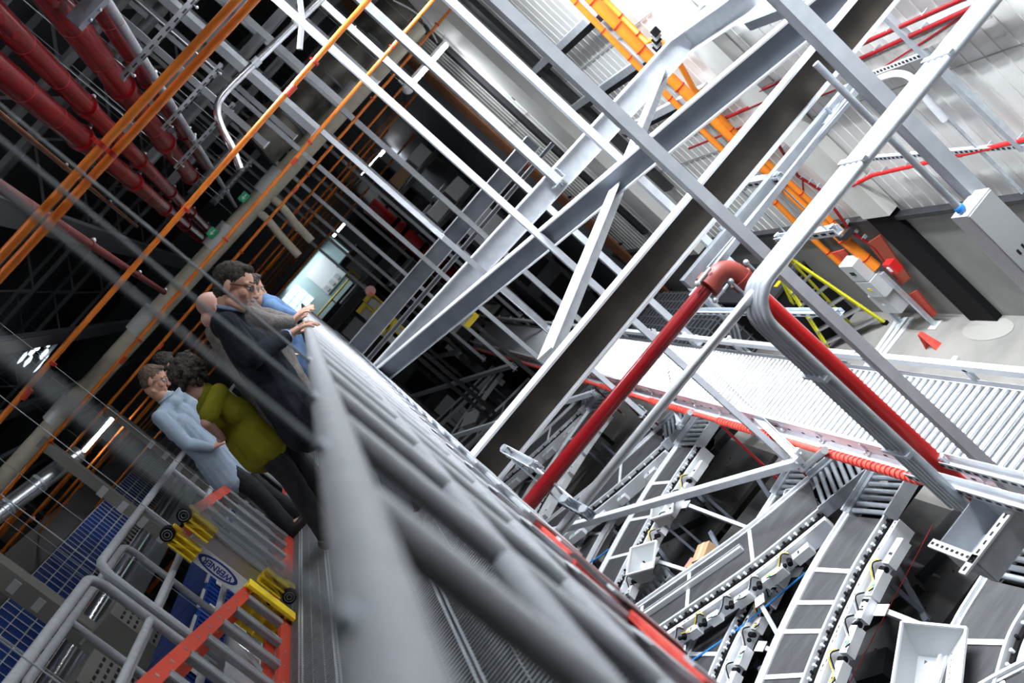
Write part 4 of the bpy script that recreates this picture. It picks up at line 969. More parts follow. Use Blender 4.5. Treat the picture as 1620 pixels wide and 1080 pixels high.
# cream insulated pipe
ycr = 18.; zr = EYE+1.62
t = thing('insulated_pipe', (-1, ycr, zr), 'thick cream insulated pipe with grey joints crossing behind the orange pipes', 'pipe')
MB().tube((-9.5, ycr, zr+.1), (4.85, ycr, zr-.12), .165, cream, 20).build('pipe_run', t)
b = MB()
for x in (-6, -3.9, -1.95, -.1, 1.15, 3.1): z = zr-.015*x; b.tube((x-.25, ycr, z), (x+.25, ycr, z), .172, boxgrey, 20)
b.build('joint_sleeve', t, 'grey joint sleeve')
b = MB()
for x in (.62, .95):
    P = [(x, ycr, zr-.1), (x+.02, ycr-.05, zr-.35), (x-.05, ycr, zr-.75), (x-.1, ycr, zr-1.15)]; b.path(smoothpts(P), .07, cream, 10)
b.build('branch_pipe', t)
for i, p in enumerate(((386, 312), (336, 368))):
    c = U(*p, y=ycr-.175); t = thing('exit_sign', c, 'small green emergency exit sign with a white arrow, %s on the cream pipe' % ['upper right one', 'lower left one'][i], 'sign')
    MB().box(c, (.17, .03, .13), signgreen).build('panel', t); b = MB(); yy = c.y-.018
    b.box((c.x+.035, yy, c.z), (.06, .004, .02), signwhite); b.poly([(c.x-.05, yy-.002, c.z), (c.x, yy-.002, c.z+.035), (c.x, yy-.002, c.z-.035)], (0, .004, 0), signwhite); b.build('arrow', t)
# big duct near the lamp, its sheet reflections painted as mottling
mot = mat('wrap_reflections', (.008, .008, .008), .35, 0, (.26, .24, .2), 1.6, .1, detail=3)
t = thing('wrapped_duct', (3.5, 17.2, 8.3), 'big round duct, sheet reflections painted as cream and black mottling, above the near tube light', 'duct')
MB().tube((1.5, 18.6, 8.55), (5.1, 18.6, 8.2), .42, mot, 28).build('duct_run', t); b = MB()
for x in (2.2, 3.2, 4.2): b.tube((x-.02, 18.6, 8.5-.1*(x-1.5)), (x+.02, 18.6, 8.5-.1*(x-1.5)), .435, truss, 28)
b.build('duct_band', t)
P = [U(*p, y=16.5) for p in ((622, 0), (650, 15), (672, 32), (684, 52), (692, 68))]; MB().path(smoothpts(P), .014, white, 8).build('cable', label='white cable looping down to the near tube light', cat='cable')
b = MB(); c = U(645, 140, y=17.6); b.sphere(c, (.10, .08, .10), white, 12, 8); b.tube(c, c+V(0, 0, .2), .02, white, 8); b.tube(c+V(0, 0, .2), (c.x, c.y, 12.4), .005, galv, 5); b.build('sensor_head', label='small white sensor pod hanging below the near tube light', cat='sensor')

# ------------------------------------------------------------------ far end of the hall
y = 42.
t = thing('control_room', (.8, y, 5.), 'pale glazed control room at the far end of the hall above the handrail', 'room')
rm = mat('room_panel', (.45, .60, .62), .5, 0, (.52, .66, .68), 1.5)
b = MB(); b.box((.95, y+.2, 5.9), (3.2, .1, 2.2), rm); b.box((.95, y-1.2, 4.78), (3.4, 2.8, .1), blacksteel); b.box((2.55, y-.7, 5.9), (.06, 1.8, 2.2), rm); b.box((.95, y-.8, 7.05), (3.4, 2.2, .08), blacksteel); b.build('wall_panel', t)
for x in (-.6, 2.5):
    for dy in (-2.3, 0): MB().box((x, y+dy, 2.37), (.2, .2, 4.74), blacksteel).build('leg', t)
b = MB(); b.box((1.35, y+.1, 6.1), (1.1, .12, 1.1), labelw)
for k in range(3): b.box((.95+.3*k, y, 5.75), (.16, .04, .22), boxgrey)
b.build('cabinet', t, 'white cabinet with three small panels')
win = mat('lit_window', (.6, .8, .85), .3, emit=((.75, .92, 1), .9))
b = MB()
for i in range(4):
    for k in range(3): b.box((-.45+.22*i, y+.12, 6.0+.32*k), (.19, .03, .28), win)
b.build('window_pane', t, 'brightly lit window grid')
b = MB(); b.path([(-.5, y-1.5, 5.35), (1.9, y-1.5, 5.35), (2.0, y-1.5, 5.3)], .04, yellow, 8); b.tube((-.5, y-1.5, 5.1), (1.9, y-1.5, 5.1), .03, yellow, 8)
for x in (-.4, .7, 1.8): b.tube((x, y-1.5, 4.8), (x, y-1.5, 5.35), .035, yellow, 8)
b.build('handrail', t, 'yellow handrail')
la = bpy.data.lights.new('room_light', 'AREA'); la.size = 2; la.energy = 40; la.color = (.85, .95, 1); lo = bpy.data.objects.new('room_light', la); COL.objects.link(lo); lo.location = (.9, y-.9, 6.95); lo.parent = None
lo.parent = t; lo.location = (.1, -.9, 1.95)
# black machine towers with yellow guards
for i, (x, yy, sx, z0, z1) in enumerate(((2.1, 36, .9, 1.5, 6.0), (1.2, 33, 1.0, 0, 5.2), (3.1, 34, .6, 0, 6.8), (.3, 32.2, .8, 0, 4.9), (2.25, 28.5, .9, 0, 4.7), (4.2, 31, .7, 0, 7.2), (4.0, 24.5, 1.0, 0, 4.6))):
    b = MB(); b.box((x, yy, (z0+z1)/2), (sx, 1.2, z1-z0), blacksteel)
    for k in range(4): b.box((x, yy-.61, z0+(z1-z0)*(k+.5)/4), (sx*.8, .02, (z1-z0)/6), boxgrey if (i+k) % 3 == 0 else black); b.box((x+sx/2+.01, yy, z0+(z1-z0)*(k+.5)/4), (.02, .9, .1), truss)
    b.box((x, yy, z1+.03), (sx*1.1, 1.3, .06), truss)
    b.build('machine_tower', label='dark machine tower in the distance, %s of seven' % NTH(i), cat='machine', group='distant machine towers')
for i, (p, yy) in enumerate((((583, 470), 26.), ((572, 487), 26.), ((596, 492), 25.), ((620, 515), 23.), ((608, 520), 23.), ((552, 432), 34.), ((715, 480), 19.))):
    c = U(*p, y=yy); t_ = MB(); t_.box(c, (.30, .10, .12), yellow); t_.box(c+V(.12, 0, -.25), (.05, .08, .45), yellow); t_.box(c+V(0, 0, -.48), (.32, .1, .1), yellow)
    t_.box((c.x, c.y+.1, c.z-.25), (.3, .06, .6), boxgrey); t_.box((c.x, c.y+.12, c.z/2), (.08, .06, c.z), blacksteel); t_.build('yellow_guard', label='small yellow machine guard in the distance, %s of seven' % NTH(i), cat='guard', group='distant yellow guards')
c = U(586, 460, y=26); MB().tube(c, c+V(0, -.05, 0), .13, mat('pink_lamp', (.9, .5, .5), .4, emit=((1, .5, .5), .05)), 14).build('beacon_lamp', label='round pinkish signal disc above a yellow guard in the distance', cat='lamp')
c = U(640, 360, y=30.)
t = thing('red_riser', (3.28, 30, 3), 'thick bright red vertical riser pipe in the distance behind the struts', 'pipe')
MB().tube((3.27, 30, 2.6), (3.27, 30, 6.55), .25, redbright, 20).build('pipe_run', t); b = MB()
for z in (3.6, 4.4, 5.1, 5.45): b.tube((3.27, 30, z-.05), (3.27, 30, z+.05), .29, redclamp, 20); b.box((3.27, 29.72, z+.2), (.5, .05, .12), black)
b.build('flange', t)
# brown vertical conduits on the dim wall
t = thing('brown_conduits', (4.9, 20.5, 0), 'bundle of orange brown vertical conduits on the dim wall left of the pale column', 'conduit')
for k in range(5): MB().tube((4.9, 20.2+.14*k, 0.), (4.9, 20.2+.14*k, 12.4), .035, brown, 8).build('conduit', t)
for z in np.arange(.8, 12, 1.4): MB().box((4.95, 20.5, z), (.05, .8, .04), black).build('clamp', t)
# shelving glimpsed in the dark middle
for i, (y_, x0) in enumerate(((25.5, 4.1), (29., 4.35), (35., 4.1))):
    t = thing('storage_rack', (x0, y_, 0), 'dark storage rack with pale cartons in the far dark part, %s from the camera' % NTH(i), 'rack')
    b = MB()
    for x in (x0-.8, x0+.8):
        for dy in (-.4, .4): b.box((x, y_+dy, 3.2), (.07, .07, 6.4), blacksteel)
    for z in (1., 2.3, 3.6, 4.9, 6.1): b.box((x0, y_-.4, z), (1.7, .06, .1), blacksteel); b.box((x0, y_, z+.05), (1.6, .8, .03), truss)
    b.build('frame', t)
    rn = random.Random(i)
    for z in (2.3, 3.6, 4.9, 6.1):
        for k in range(2):
            b = MB(); b.box((x0-.35+.7*k, y_-.1, z+.07+.2), (.5, .5, rn.uniform(.25, .4)), boxgrey if rn.random() < .6 else cardb); b.build('carton', label='carton on the dark far rack number', cat='carton') if False else b.build('carton', t)

# ------------------------------------------------------------------ left side
# blue bins in the wall rack
X0 = -6.6; ztop = EYE+.34; ys_ = [11.4+.62*i for i in range(44)]
t = thing('bin_rack', (X0-.2, 24, ztop-1.1), 'long pale frame rack full of blue bins on the far left', 'rack')
b = MB()
for r_ in range(5): b.box((X0, 25, ztop-.27*r_), (.01, 28, .014), labelw)
for y in ys_+[ys_[-1]+.62]:
    for q in (0, .31): b.box((X0, y-.155+q, ztop-.54), (.01, .012, 1.1), labelw)
b.build('frame', t)
b = MB(); b.box((X0-.5, 25, ztop+.35), (.1, 28, .6), mat('rack_header', (.10, .09, .09), .7)); b.box((X0-.2, 25, ztop-1.4), (.6, 28, .5), galv); b.build('header_panel', t)
base = None; n = 0
for r_ in range(3):
    for i in range(60):
        y = 11.4+.31*i
        if base is None:
            m = MB(); m.box((0, 0, .125), (.30, .285, .235), bluem); m.box((-.02, 0, .25), (.26, .25, .01), bluem)
            base = m.build('blue_bin', origin=(0, 0, 0)); o = base
        else: o = base.copy(); COL.objects.link(o)
        o.location = (X0-.16, y, ztop-.27*(r_+1)+.012)
        tag(o, 'blue bin in the %s row of the left rack, %s from its near end' % (['top', 'middle', 'bottom'][r_], ('number %d' % (i+1)) if i > 19 else NTH(i)), 'bin', 'blue bins in the left rack')
# silver duct and silver conveyor side below the rack
t = thing('silver_duct', U(60, 760, y=15), 'shiny silver round duct between the orange pipes at the left edge', 'duct')
P, Q = U(-40, 840, y=15.), U(125, 717, y=16.); MB().tube(P, Q, .13, silver, 20).build('duct_run', t); b = MB(); d = (Q-P).normalized()
for f in (.3, .6, .85): c = P.lerp(Q, f); b.tube(c-d*.02, c+d*.02, .14, galv, 20)
b.build('duct_band', t)
b = MB(); b.tube((X0+.35, 10, ztop-1.25), (X0+.35, 40, ztop-1.25), .14, silver, 20); b.box((X0+.3, 25, ztop-1.6), (.4, 30, .3), alum); b.build('silver_conveyor', label='bright silver round edged conveyor side under the blue bin rack', cat='conveyor')
postm = mat('post_pale', (.22, .22, .2), .7)
# pale posts
for i, (px, y) in enumerate((((50, 940), 13.), ((185, 790), 15.5), ((265, 720), 21.))):
    c = U(*px, y=y); b = MB(); b.box((c.x, y, 3.9), ((.15, .15, 7.6) if i else (.26, .26, 7.6)), postm)
    for k in range(5): b.box((c.x, y-.14, 5.2+.35*k), (.16, .02, .10), boxgrey)
    b.build('rack_post', label='pale rack post left of the guard rail, %s from the left edge' % NTH(i), cat='post')
# large blue totes beside the left rail on a roller line
t = thing('tote_conveyor', (-3.1, 8, 4.3), 'grey conveyor line carrying large blue totes left of the walkway', 'conveyor')
b = MB(); b.box((-2.75, 8.5, 4.72), (.05, 14, .16), boxgrey); b.box((-3.55, 8.5, 4.72), (.05, 14, .16), boxgrey); b.build('side_frame', t)
for i in range(60): MB().tube((-3.52, 1.8+.235*i, 4.76), (-2.78, 1.8+.235*i, 4.76), .028, galv, 8).build('roller', t)
b = MB()
for y in (3, 6, 9, 12):
    for x in (-2.75, -3.55): b.box((x, y, 2.33), (.07, .07, 4.66), boxgrey)
b.build('leg', t)
tb = None
for i in range(14):
    y = 3.4+.86*i; z = 4.79
    if tb is None:
        tb = thing('blue_tote', (0, 0, 0), '', 'tote', 'large blue totes left of the rail')
        m = MB(); m.box((0, 0, .17), (.62, .78, .34), bluem); m.box((0, 0, .33), (.68, .84, .04), bluem)
        for k in range(5): m.box((.315, -.3+.15*k, .17), (.02, .03, .30), bluem)
        for s_ in (-1, 1): m.box((.335, s_*.15, .35), (.02, .3, .03), boxgrey)
        bd = m.build('tote_body', tb); l_ = MB().box((.33, 0, .20), (.006, .14, .09), labelw).build('tote_label', tb); o = tb; kids = [bd, l_]
    else:
        o = tb.copy(); COL.objects.link(o)
        for kx in kids: c = kx.copy(); COL.objects.link(c); c.parent = o
    o.location = (-3.15, y, z); o['label'] = 'large blue tote on the grey line left of the rail, %s from the camera' % NTH(i)
# machine clutter between the left rail and the totes: perforated white housings
for i, (y, z, sy) in enumerate(((5.0, 5.25, .7), (6.6, 5.2, .8), (8.6, 5.15, .9), (10.6, 5.2, .9), (12.6, 5.25, .9))):
    t = thing('vent_housing', (-4.2, y, z), 'pale vented machine housing behind the outer rail, %s from the camera' % NTH(i), 'machine'); hs_ = MB().box((-4.3, y, z), (.5, sy, .7), postm)
    b = hs_
    for r_ in range(6):
        for k in range(5): b.box((-4.045, y-sy*.38+sy*.19*k, z-.24+.09*r_), (.006, sy*.1, .03), holem)
    b.build('housing', t); MB().box((-4.3, y, z-.45-2.2), (.1, .1, 4.2), beamgrey).build('stand', t)
b = MB(); P = [(-2.6, 5.5, 5.9), (-2.6, 5.55, 5.7), (-2.55, 5.7, 5.55), (-2.55, 5.8, 5.2)]; b.path(smoothpts(P), .022, alum, 10); b.build('bent_chrome_tube', label='short bent chrome tube behind the left guard rail', cat='tube')
# floor racks deep in the left hall (orange beams, cartons)
for i, y in enumerate((14.5, 19., 24., 29.5, 35.)):
    t = thing('pallet_rack', (-11, y, 0), 'tall dark pallet rack with orange beams deep in the left hall, %s from the camera' % NTH(i), 'rack')
    b = MB()
    for x in np.arange(-15.5, -7.2, 1.6): b.box((x, y, 4.2), (.10, .1, 8.4), blacksteel); b.box((x, y+.9, 4.2), (.10, .1, 8.4), blacksteel)
    b.build('upright', t); b = MB()
    for z in (4.2, 5.4, 6.6, 7.8): b.box((-11.4, y-.05, z), (8.2, .05, .11), orange)
    b.build('beam', t, 'orange beam'); rn = random.Random(i+9)
    for z in (4.2, 5.4, 6.6, 7.8):
        for x in np.arange(-15.2, -7.6, 1.6):
            if rn.random() < .55: b = MB(); b.box((x+.7, y+.4, z+.06+.35), (1.1, .8, rn.uniform(.4, .75)), rn.choice((cardb, boxgrey, cream, black))); b.build('carton', t)
# small specks: bright fixtures in the roof on the left
sp = mat('skylight_chip', (.8, .9, 1), .4, emit=((.75, .88, 1), 4))
for i, p in enumerate(((62, 548), (52, 556), (70, 560), (44, 572), (60, 580), (82, 541), (36, 566), (68, 570))):
    c = U(*p, y=35.+.4*i); b = MB(); b.box(c, (.30, .42, .03), sp, .2*i); b.box(c+V(0, 0, .05), (.36, .5, .04), truss, .2*i); b.tube(c, (c.x, c.y, 12.45), .01, truss, 5); b.build('skylight', label='tiny bright roof light between the dark trusses at the left, %s of eight' % NTH(i), cat='roof light', group='tiny roof lights')
# ------------------------------------------------------------------ people
def organic(b, name, m, parent=None, voxel=.008, smooth=3, disp=0., dscale=.12, label=None, cat=None, origin=None):
    me = bpy.data.meshes.new('raw'); me.from_pydata([tuple(v) for v in b.v], [], b.f); me.update()
    ob = bpy.data.objects.new('raw', me); COL.objects.link(ob)
    r = ob.modifiers.new('r', 'REMESH'); r.mode = 'VOXEL'; r.voxel_size = voxel
    if smooth: s_ = ob.modifiers.new('s', 'SMOOTH'); s_.iterations = smooth; s_.factor = .5
    if disp:
        tx = bpy.data.textures.get('folds%g' % dscale) or bpy.data.textures.new('folds%g' % dscale, 'CLOUDS'); tx.noise_scale = dscale; tx.noise_depth = 2
        d = ob.modifiers.new('d', 'DISPLACE'); d.texture = tx; d.strength = disp; d.texture_coords = 'GLOBAL'; d.mid_level = .5
    bpy.context.view_layer.update()
    nm = bpy.data.meshes.new_from_object(ob.evaluated_get(bpy.context.evaluated_depsgraph_get())); bpy.data.objects.remove(ob)
    nm.name = name; off = Vector(parent['_org']) if parent is not None else Vector(origin)
    nm.transform(Matrix.Translation(-off)); nm.materials.clear(); nm.materials.append(m)
    for p in nm.polygons: p.use_smooth = True
    o = bpy.data.objects.new(name, nm); COL.objects.link(o); o['_org'] = tuple(off)
    if parent is not None: o.parent = parent
    else: o.location = off
    return tag(o, label, cat)
def hand(b, w, D, N, T, m, curl=.35, s=1.):
    D = D.normalized(); N = (N-D*N.dot(D)).normalized(); T = (T-D*T.dot(D)-N*T.dot(N)).normalized()
    for i, (t, L, kl) in enumerate(((.030, .072, .085), (.010, .080, .090), (-.010, .074, .086), (-.029, .058, .078))):
        k = w+D*kl*s+T*t*s; b.cap(w+D*.012+T*t*.7*s, k, .014*s, .0105*s, m, 8)
        a = curl*(.5+.1*i); p = k; r = .0095*s
        for f in (.44, .32, .24):
            d = D*math.cos(a)+N*math.sin(a)+T*t*.9; q = p+d.normalized()*L*f*s; b.cap(p, q, r, r*.92, m, 8); p = q; r *= .92; a += curl
    b.cap(w-D*.02, w+D*.05, .024*s, .020*s, m, 10)
    p = w+D*.02+T*.025*s; q = p+(D*.6+T*.7+N*.25).normalized()*.042*s; u = q+(D*.9+T*.25+N*.35).normalized()*.032*s; v = u+(D*.95+N*.3).normalized()*.026*s
    b.cap(p, q, .015*s, .012*s, m, 8); b.cap(q, u, .0115*s, .0105*s, m, 8); b.cap(u, v, .0105*s, .009*s, m, 8)
def person(name_lab, hc, F, C, sh, hip, side, arms, legs, m_skin, top, bottom, hair=None, voxel=.008, sleeve=1., bald=False, glasses=None, beard=False, collar=None, hd=1., curly=False, short_sleeve=False, wide=1., topname='jacket', hem=.10, shoes=True):
    """hc head centre, F face direction, C crown direction, sh shoulder centre, hip centre, side = unit vector to the person's left,
       arms = [(elbow, wrist, handdir, palmnormal, thumbdir) left, right], legs = [(knee, ankle, toe) left, right]"""
    F = F.normalized(); C = (C-F*C.dot(F)).normalized(); S = C.cross(F)   # S points to the person's left
    side = side.normalized()
    H = lambda s_, f, u: hc+(S*s_+F*f+C*u)*hd
    b = MB(); ax = (S, F, C)
    b.sphere(H(0, -.012, .035), (.076*hd, .097*hd, .083*hd), skin, 24, 16, ax)
    b.sphere(H(0, .022, -.040), (.060*hd, .068*hd, .076*hd), skin, 20, 14, ax)
    b.sphere(H(0, .064, -.098), (.028*hd, .024*hd, .020*hd), skin, 12, 8, ax)
    b.cap(H(0, .094, .012), H(0, .116, -.030), .009*hd, .0125*hd, skin, 10)
    for k in (-1, 1):
        b.sphere(H(.011*k, .106, -.034), .009*hd, skin, 8, 6)
        b.cap(H(.012*k, .090, .026), H(.045*k, .074, .024), .010*hd, .010*hd, skin, 8)
        b.sphere(H(.040*k, .060, -.024), .026*hd, skin, 10, 8)
        b.sphere(H(.077*k, -.012, -.006), (.011*hd, .019*hd, .032*hd), skin, 10, 8, ax)
        b.cap(H(.052*k, .0, -.075), H(.022*k, .062, -.100), .018*hd, .018*hd, skin, 8)
    for u in (-.060, -.073): b.cap(H(-.018, .088, u), H(.018, .088, u), .0068*hd, .0068*hd, skin, 8)
    b.sphere(H(0, .090, -.0665), (.016*hd, .008*hd, .010*hd), skin, 10, 6, ax)
    nb = sh+(hc-sh).normalized()*.05
    b.cap(H(0, -.025, -.06), nb, .056*hd, .060*hd, skin, 16)
    shw = .165*wide; hpw = .085
    tors = (hip-sh); L = tors.length
    shl = [sh+side*shw, sh-side*shw]; hpl = [hip+side*hpw, hip-side*hpw]
    b.cap(shl[0]*.95+sh*.05, shl[1]*.95+sh*.05, .055, .055, skin, 10)
    b.cap(sh, hip, .075, .08, skin, 14); b.cap(nb, sh, .06, .08, skin, 10)
    for k in (0, 1):
        e, w, D, N, T = arms[k]; b.cap(shl[k], e, .042, .036, skin, 12); b.cap(e, w, .036, .026, skin, 12); hand(b, w, D, N, T, skin)
        kn, an, toe = legs[k]; b.cap(hpl[k], kn, .075, .05, skin, 12); b.cap(kn, an, .05, .036, skin, 12); b.cap(an, toe, .028, .018, skin, 10)
    body = organic(b, 'person', m_skin, None, voxel*.75, 2, label=name_lab, cat='person', origin=(hip.x, hip.y, DZ+.01))
    # eyes
    for k in (-1, 1):
        b = MB(); b.sphere(H(.031*k, .079, .006), .0125*hd, mat('eye_white', (.65, .62, .6), .3), 10, 8); b.sphere(H(.031*k, .0875, .004), .0058*hd, mat('iris', (.05, .04, .03), .2), 8, 6); b.build('eye', body)
        if hair: b = MB(); b.cap(H(.016*k, .1, .032), H(.044*k, .084, .034), .0035, .003, hair, 6); b.build('eyebrow', body)
    if hair and not bald:
        b = MB()
        if curly:
            rn = random.Random(5); b.sphere(H(0, -.02, .03), (.098, .112, .110), hair, 16, 12, ax)
            for i in range(70):
                v = Vector((rn.gauss(0, 1), rn.gauss(-.5, 1), rn.gauss(.1, 1))).normalized(); b.sphere(H(v.x*.098, -.02+v.y*.112, .015+v.z*.115), rn.uniform(.018, .03), hair, 8, 6)
        else:
            b.sphere(H(0, -.022, .045), (.081*hd, .099*hd, .087*hd), hair, 20, 14, ax); b.sphere(H(0, -.048, -.004), (.074*hd, .062*hd, .070*hd), hair, 16, 10, ax)
            b.sphere(H(0, .035, .098), (.052*hd, .045*hd, .024*hd), hair, 12, 8, ax)
        organic(b, 'hair', hair, body, .006, 1, .012 if not curly else .02, .018)
    if beard:
        b = MB(); b.sphere(H(0, .072, -.096), (.026, .026, .026), beardm, 12, 8, ax); b.cap(H(-.024, .092, -.052), H(.024, .092, -.052), .006, .006, beardm, 8); b.cap(H(-.026, .086, -.055), H(-.02, .082, -.09), .006, .010, beardm, 8); b.cap(H(.026, .086, -.055), H(.02, .082, -.09), .006, .010, beardm, 8); b.cap(H(0, .088, -.086), H(0, .078, -.112), .013, .012, beardm, 8)
        organic(b, 'beard', beardm, body, .004, 1, .004, .01)
    if glasses:
        b = MB()
        for k in (-1, 1):
            b.path([H(k*.033+.023*math.cos(a), .104-.006*abs(math.cos(a)), .002+.015*math.sin(a)) for a in np.linspace(0, 2*math.pi, 17)], .0016, glasses, 6)
            b.path([H(k*.056, .100, .008), H(k*.074, .06, .010), H(k*.080, .0, .010), H(k*.080, -.02, .0)], .0022, glasses, 6)
        b.tube(H(-.010, .108, .006), H(.010, .108, .006), .0016, glasses, 6); g_ = b.build('glasses', body)
        for k in (-1, 1): MB().poly([H(k*.033+.022*math.cos(a), .103, .002+.014*math.sin(a)) for a in np.linspace(0, 2*math.pi, 16, endpoint=False)], F*.001, glassy).build('lens', g_)
    # top garment
    b = MB(); up = -tors.normalized(); fr = side.cross(up)
    fr = fr if fr.dot(F-C*.2) > 0 else -fr
    for k in (-1, 1):
        b.cap(sh+side*k*.115*wide-up*.02, sh+side*k*.125*wide-up*.16, .070, .092, top, 14)
        b.cap(sh+side*k*.095*wide-up*.16+fr*.02, hip+side*k*.075*wide+up*.08+fr*.015, .105, .108, top, 14)
        b.cap(hip+side*k*.075*wide+up*.08, hip+side*k*.085*wide-up*hem, .118, .128, top, 14)
    b.cap(sh-up*.10, hip-up*hem, .100, .120, top, 14); b.cap(shl[0], shl[1], .062, .062, top, 12); b.cap(nb+(hc-sh).normalized()*.012, sh, .069, .090, top, 14)
    for k in (0, 1):
        e, w, D, N, T = arms[k]
        if short_sleeve: b.cap(shl[k], shl[k].lerp(e, .75), .064, .062, top, 14)
        else: b.cap(shl[k], e, .064*sleeve, .055*sleeve, top, 14); b.cap(e, e.lerp(w, .93), .055*sleeve, .038*sleeve, top, 14)
    organic(b, topname, top, body, voxel, 3, .014, .09)
    if collar:
        b = MB(); n_ = (hc-sh).normalized(); c0 = nb+n_*.028; a1 = side; a2 = n_.cross(side).normalized()
        b.path([c0+(a1*math.cos(t)+a2*math.sin(t))*.064 for t in np.linspace(0, 2*math.pi, 21)], .011, collar, 8); b.build('collar', body)
        if not short_sleeve:
            for k in (0, 1):
                e, w, D, N, T = arms[k]; p = e.lerp(w, .90); q = e.lerp(w, .99); MB().tube(p, q, .036, collar, 16).build('cuff', body)
    # trousers and shoes
    b = MB()
    b.cap(hpl[0]*.6+hpl[1]*.4, hpl[1]*.6+hpl[0]*.4, .100, .100, bottom, 14)
    for k in (0, 1):
        kn, an, toe = legs[k]; b.cap(hpl[k], hpl[k].lerp(kn, .5), .098, .088, bottom, 14); b.cap(hpl[k].lerp(kn, .5), kn, .090, .073, bottom, 14); b.cap(kn, an+V(0, 0, -.025), .073, .064, bottom, 14)
    organic(b, 'trousers', bottom, body, voxel*1.1, 3, .018, .1)
    if shoes:
        for k in (0, 1):
            kn, an, toe = legs[k]; b = MB(); hl = an-(toe-an).normalized()*.05; hl.z = DZ+.045; tt = Vector(toe); tt.z = DZ+.035
            b.cap(hl, tt, .046, .040, leather, 12); b.cap(an+V(0, 0, .01), (hl+tt)/2, .045, .036, leather, 12)
            b.bar(V(hl.x, hl.y, DZ+.008)-(tt-hl).normalized()*.02, V(tt.x, tt.y, DZ+.008)+(tt-hl).normalized()*.02, .08, .016, leather)
            organic(b, 'shoe', leather, body, .007, 2)
    return body
def dn(p): return Vector(p)
Y = V(0, 1, 0)
def legset(hip, kx, fx, y, dy=.10, kn=.48, toe=(.16, 0)):
    out = []
    for s_ in (1, -1):
        an = V(fx, y+s_*dy+.02*s_, DZ+.09); k = V(kx, y+s_*dy*.9, DZ+kn+.05); out.append((k, an, V(fx+toe[0], an.y+toe[1]*.1, DZ+.04)))
    return out
# 1 the man in the navy suit
y = 5.3; hc = U(372, 455, y=y-.02); sh = U(362, 512, y=y); hip = U(452, 632, y=y)
wr = U(456, 531, y=y-.06); el = U(398, 566, y=y-.24)
wl = U(452, 537, y=y+.12); ell_ = U(402, 556, y=y+.24)
hd_ = V(RX+.03, y-.05, RZ+.035)-wr
man = person('person in navy suit, grey goatee and dark glasses, both hands on the handrail', hc, V(.52, -.30, -.80), V(.86, .05, .50), sh, hip, Y,
    [(ell_, wl, V(1, .1, -.05), V(0, 0, -1), V(0, -1, 0)), (el, wr, hd_, V(0, 0, -1), V(0, 1, 0))],
    [(V(hip.x-.02, y+.12, DZ+.50), V(-.50, y+.16, DZ+.09), V(-.36, y+.17, DZ+.04)), (V(hip.x+.0, y-.10, DZ+.50), V(-.62, y-.12, DZ+.09), V(-.48, y-.13, DZ+.04))],
    skin, suit, trouserg, hairgrey, .006, glasses=black, beard=True, collar=mat('collar_blue', (.30, .40, .62), .7), hem=.16)
c = wr+(hd_.normalized())*.10; b = MB(); b.path([c+V(0, .012*math.cos(a), .012*math.sin(a)+.002) for a in np.linspace(0, 2*math.pi, 13)], .003, gold, 6); b.build('ring', man, 'gold ring')
# 2 the person in a grey jacket just behind him, head hidden
y = 6.7; hc = U(379, 458, y=y); sh = U(398, 500, y=y); hip = U(452, 600, y=y)
person('person in a grey tweed jacket, sleeve resting on the handrail behind the navy suit', hc, V(.6, .2, -.7), V(.75, 0, .6), sh, hip, Y,
    [(U(425, 500, y=y+.22), U(462, 508, y=y+.18), V(1, .1, -.1), V(0, 0, -1), V(0, -1, 0)), (U(420, 508, y=y-.2), U(462, 510, y=y-.08), V(1, .1, -.1), V(0, 0, -1), V(0, 1, 0))],
    legset(hip, -.55, -.72, y), skin, tweed, trouser, hairdark, .008, collar=None)
# 3 blue shirt beyond
y = 8.0; hc = U(396, 458, y=y); sh = U(430, 486, y=y); hip = U(462, 560, y=y)
person('person in a mid blue shirt, only a shoulder showing past the grey sleeve', hc, V(.6, .3, -.7), V(.75, 0, .6), sh, hip, Y,
    [(U(448, 490, y=y+.2), U(468, 500, y=y+.15), V(1, .1, -.1), V(0, 0, -1), V(0, -1, 0)), (U(445, 494, y=y-.2), U(468, 502, y=y-.05), V(1, .1, -.1), V(0, 0, -1), V(0, 1, 0))],
    legset(hip, -.5, -.68, y), skin, shirtn, trouser, hairdark, .010, topname='shirt')
# 4 bald man
y = 7.0; hc = U(336, 490, y=y); sh = U(347, 525, y=y); hip = U(425, 640, y=y)
person('bald person in a grey checked jacket seen between the navy suit and the olive top', hc, V(.45, .55, -.6), V(.6, .1, .75), sh, hip, V(-.25, .97, 0),
    [(U(400, 590, y=y+.25), U(440, 580, y=y+.3), V(1, .1, -.1), V(0, 0, -1), V(0, -1, 0)), (U(378, 592, y=y-.20), U(408, 620, y=y-.12), V(1, .1, -.6), V(0, 0, -1), V(0, 1, 0))],
    legset(hip, -.82, -.95, y), skinp, tweed, trouser, hairgrey, .008, bald=True, hem=.16)
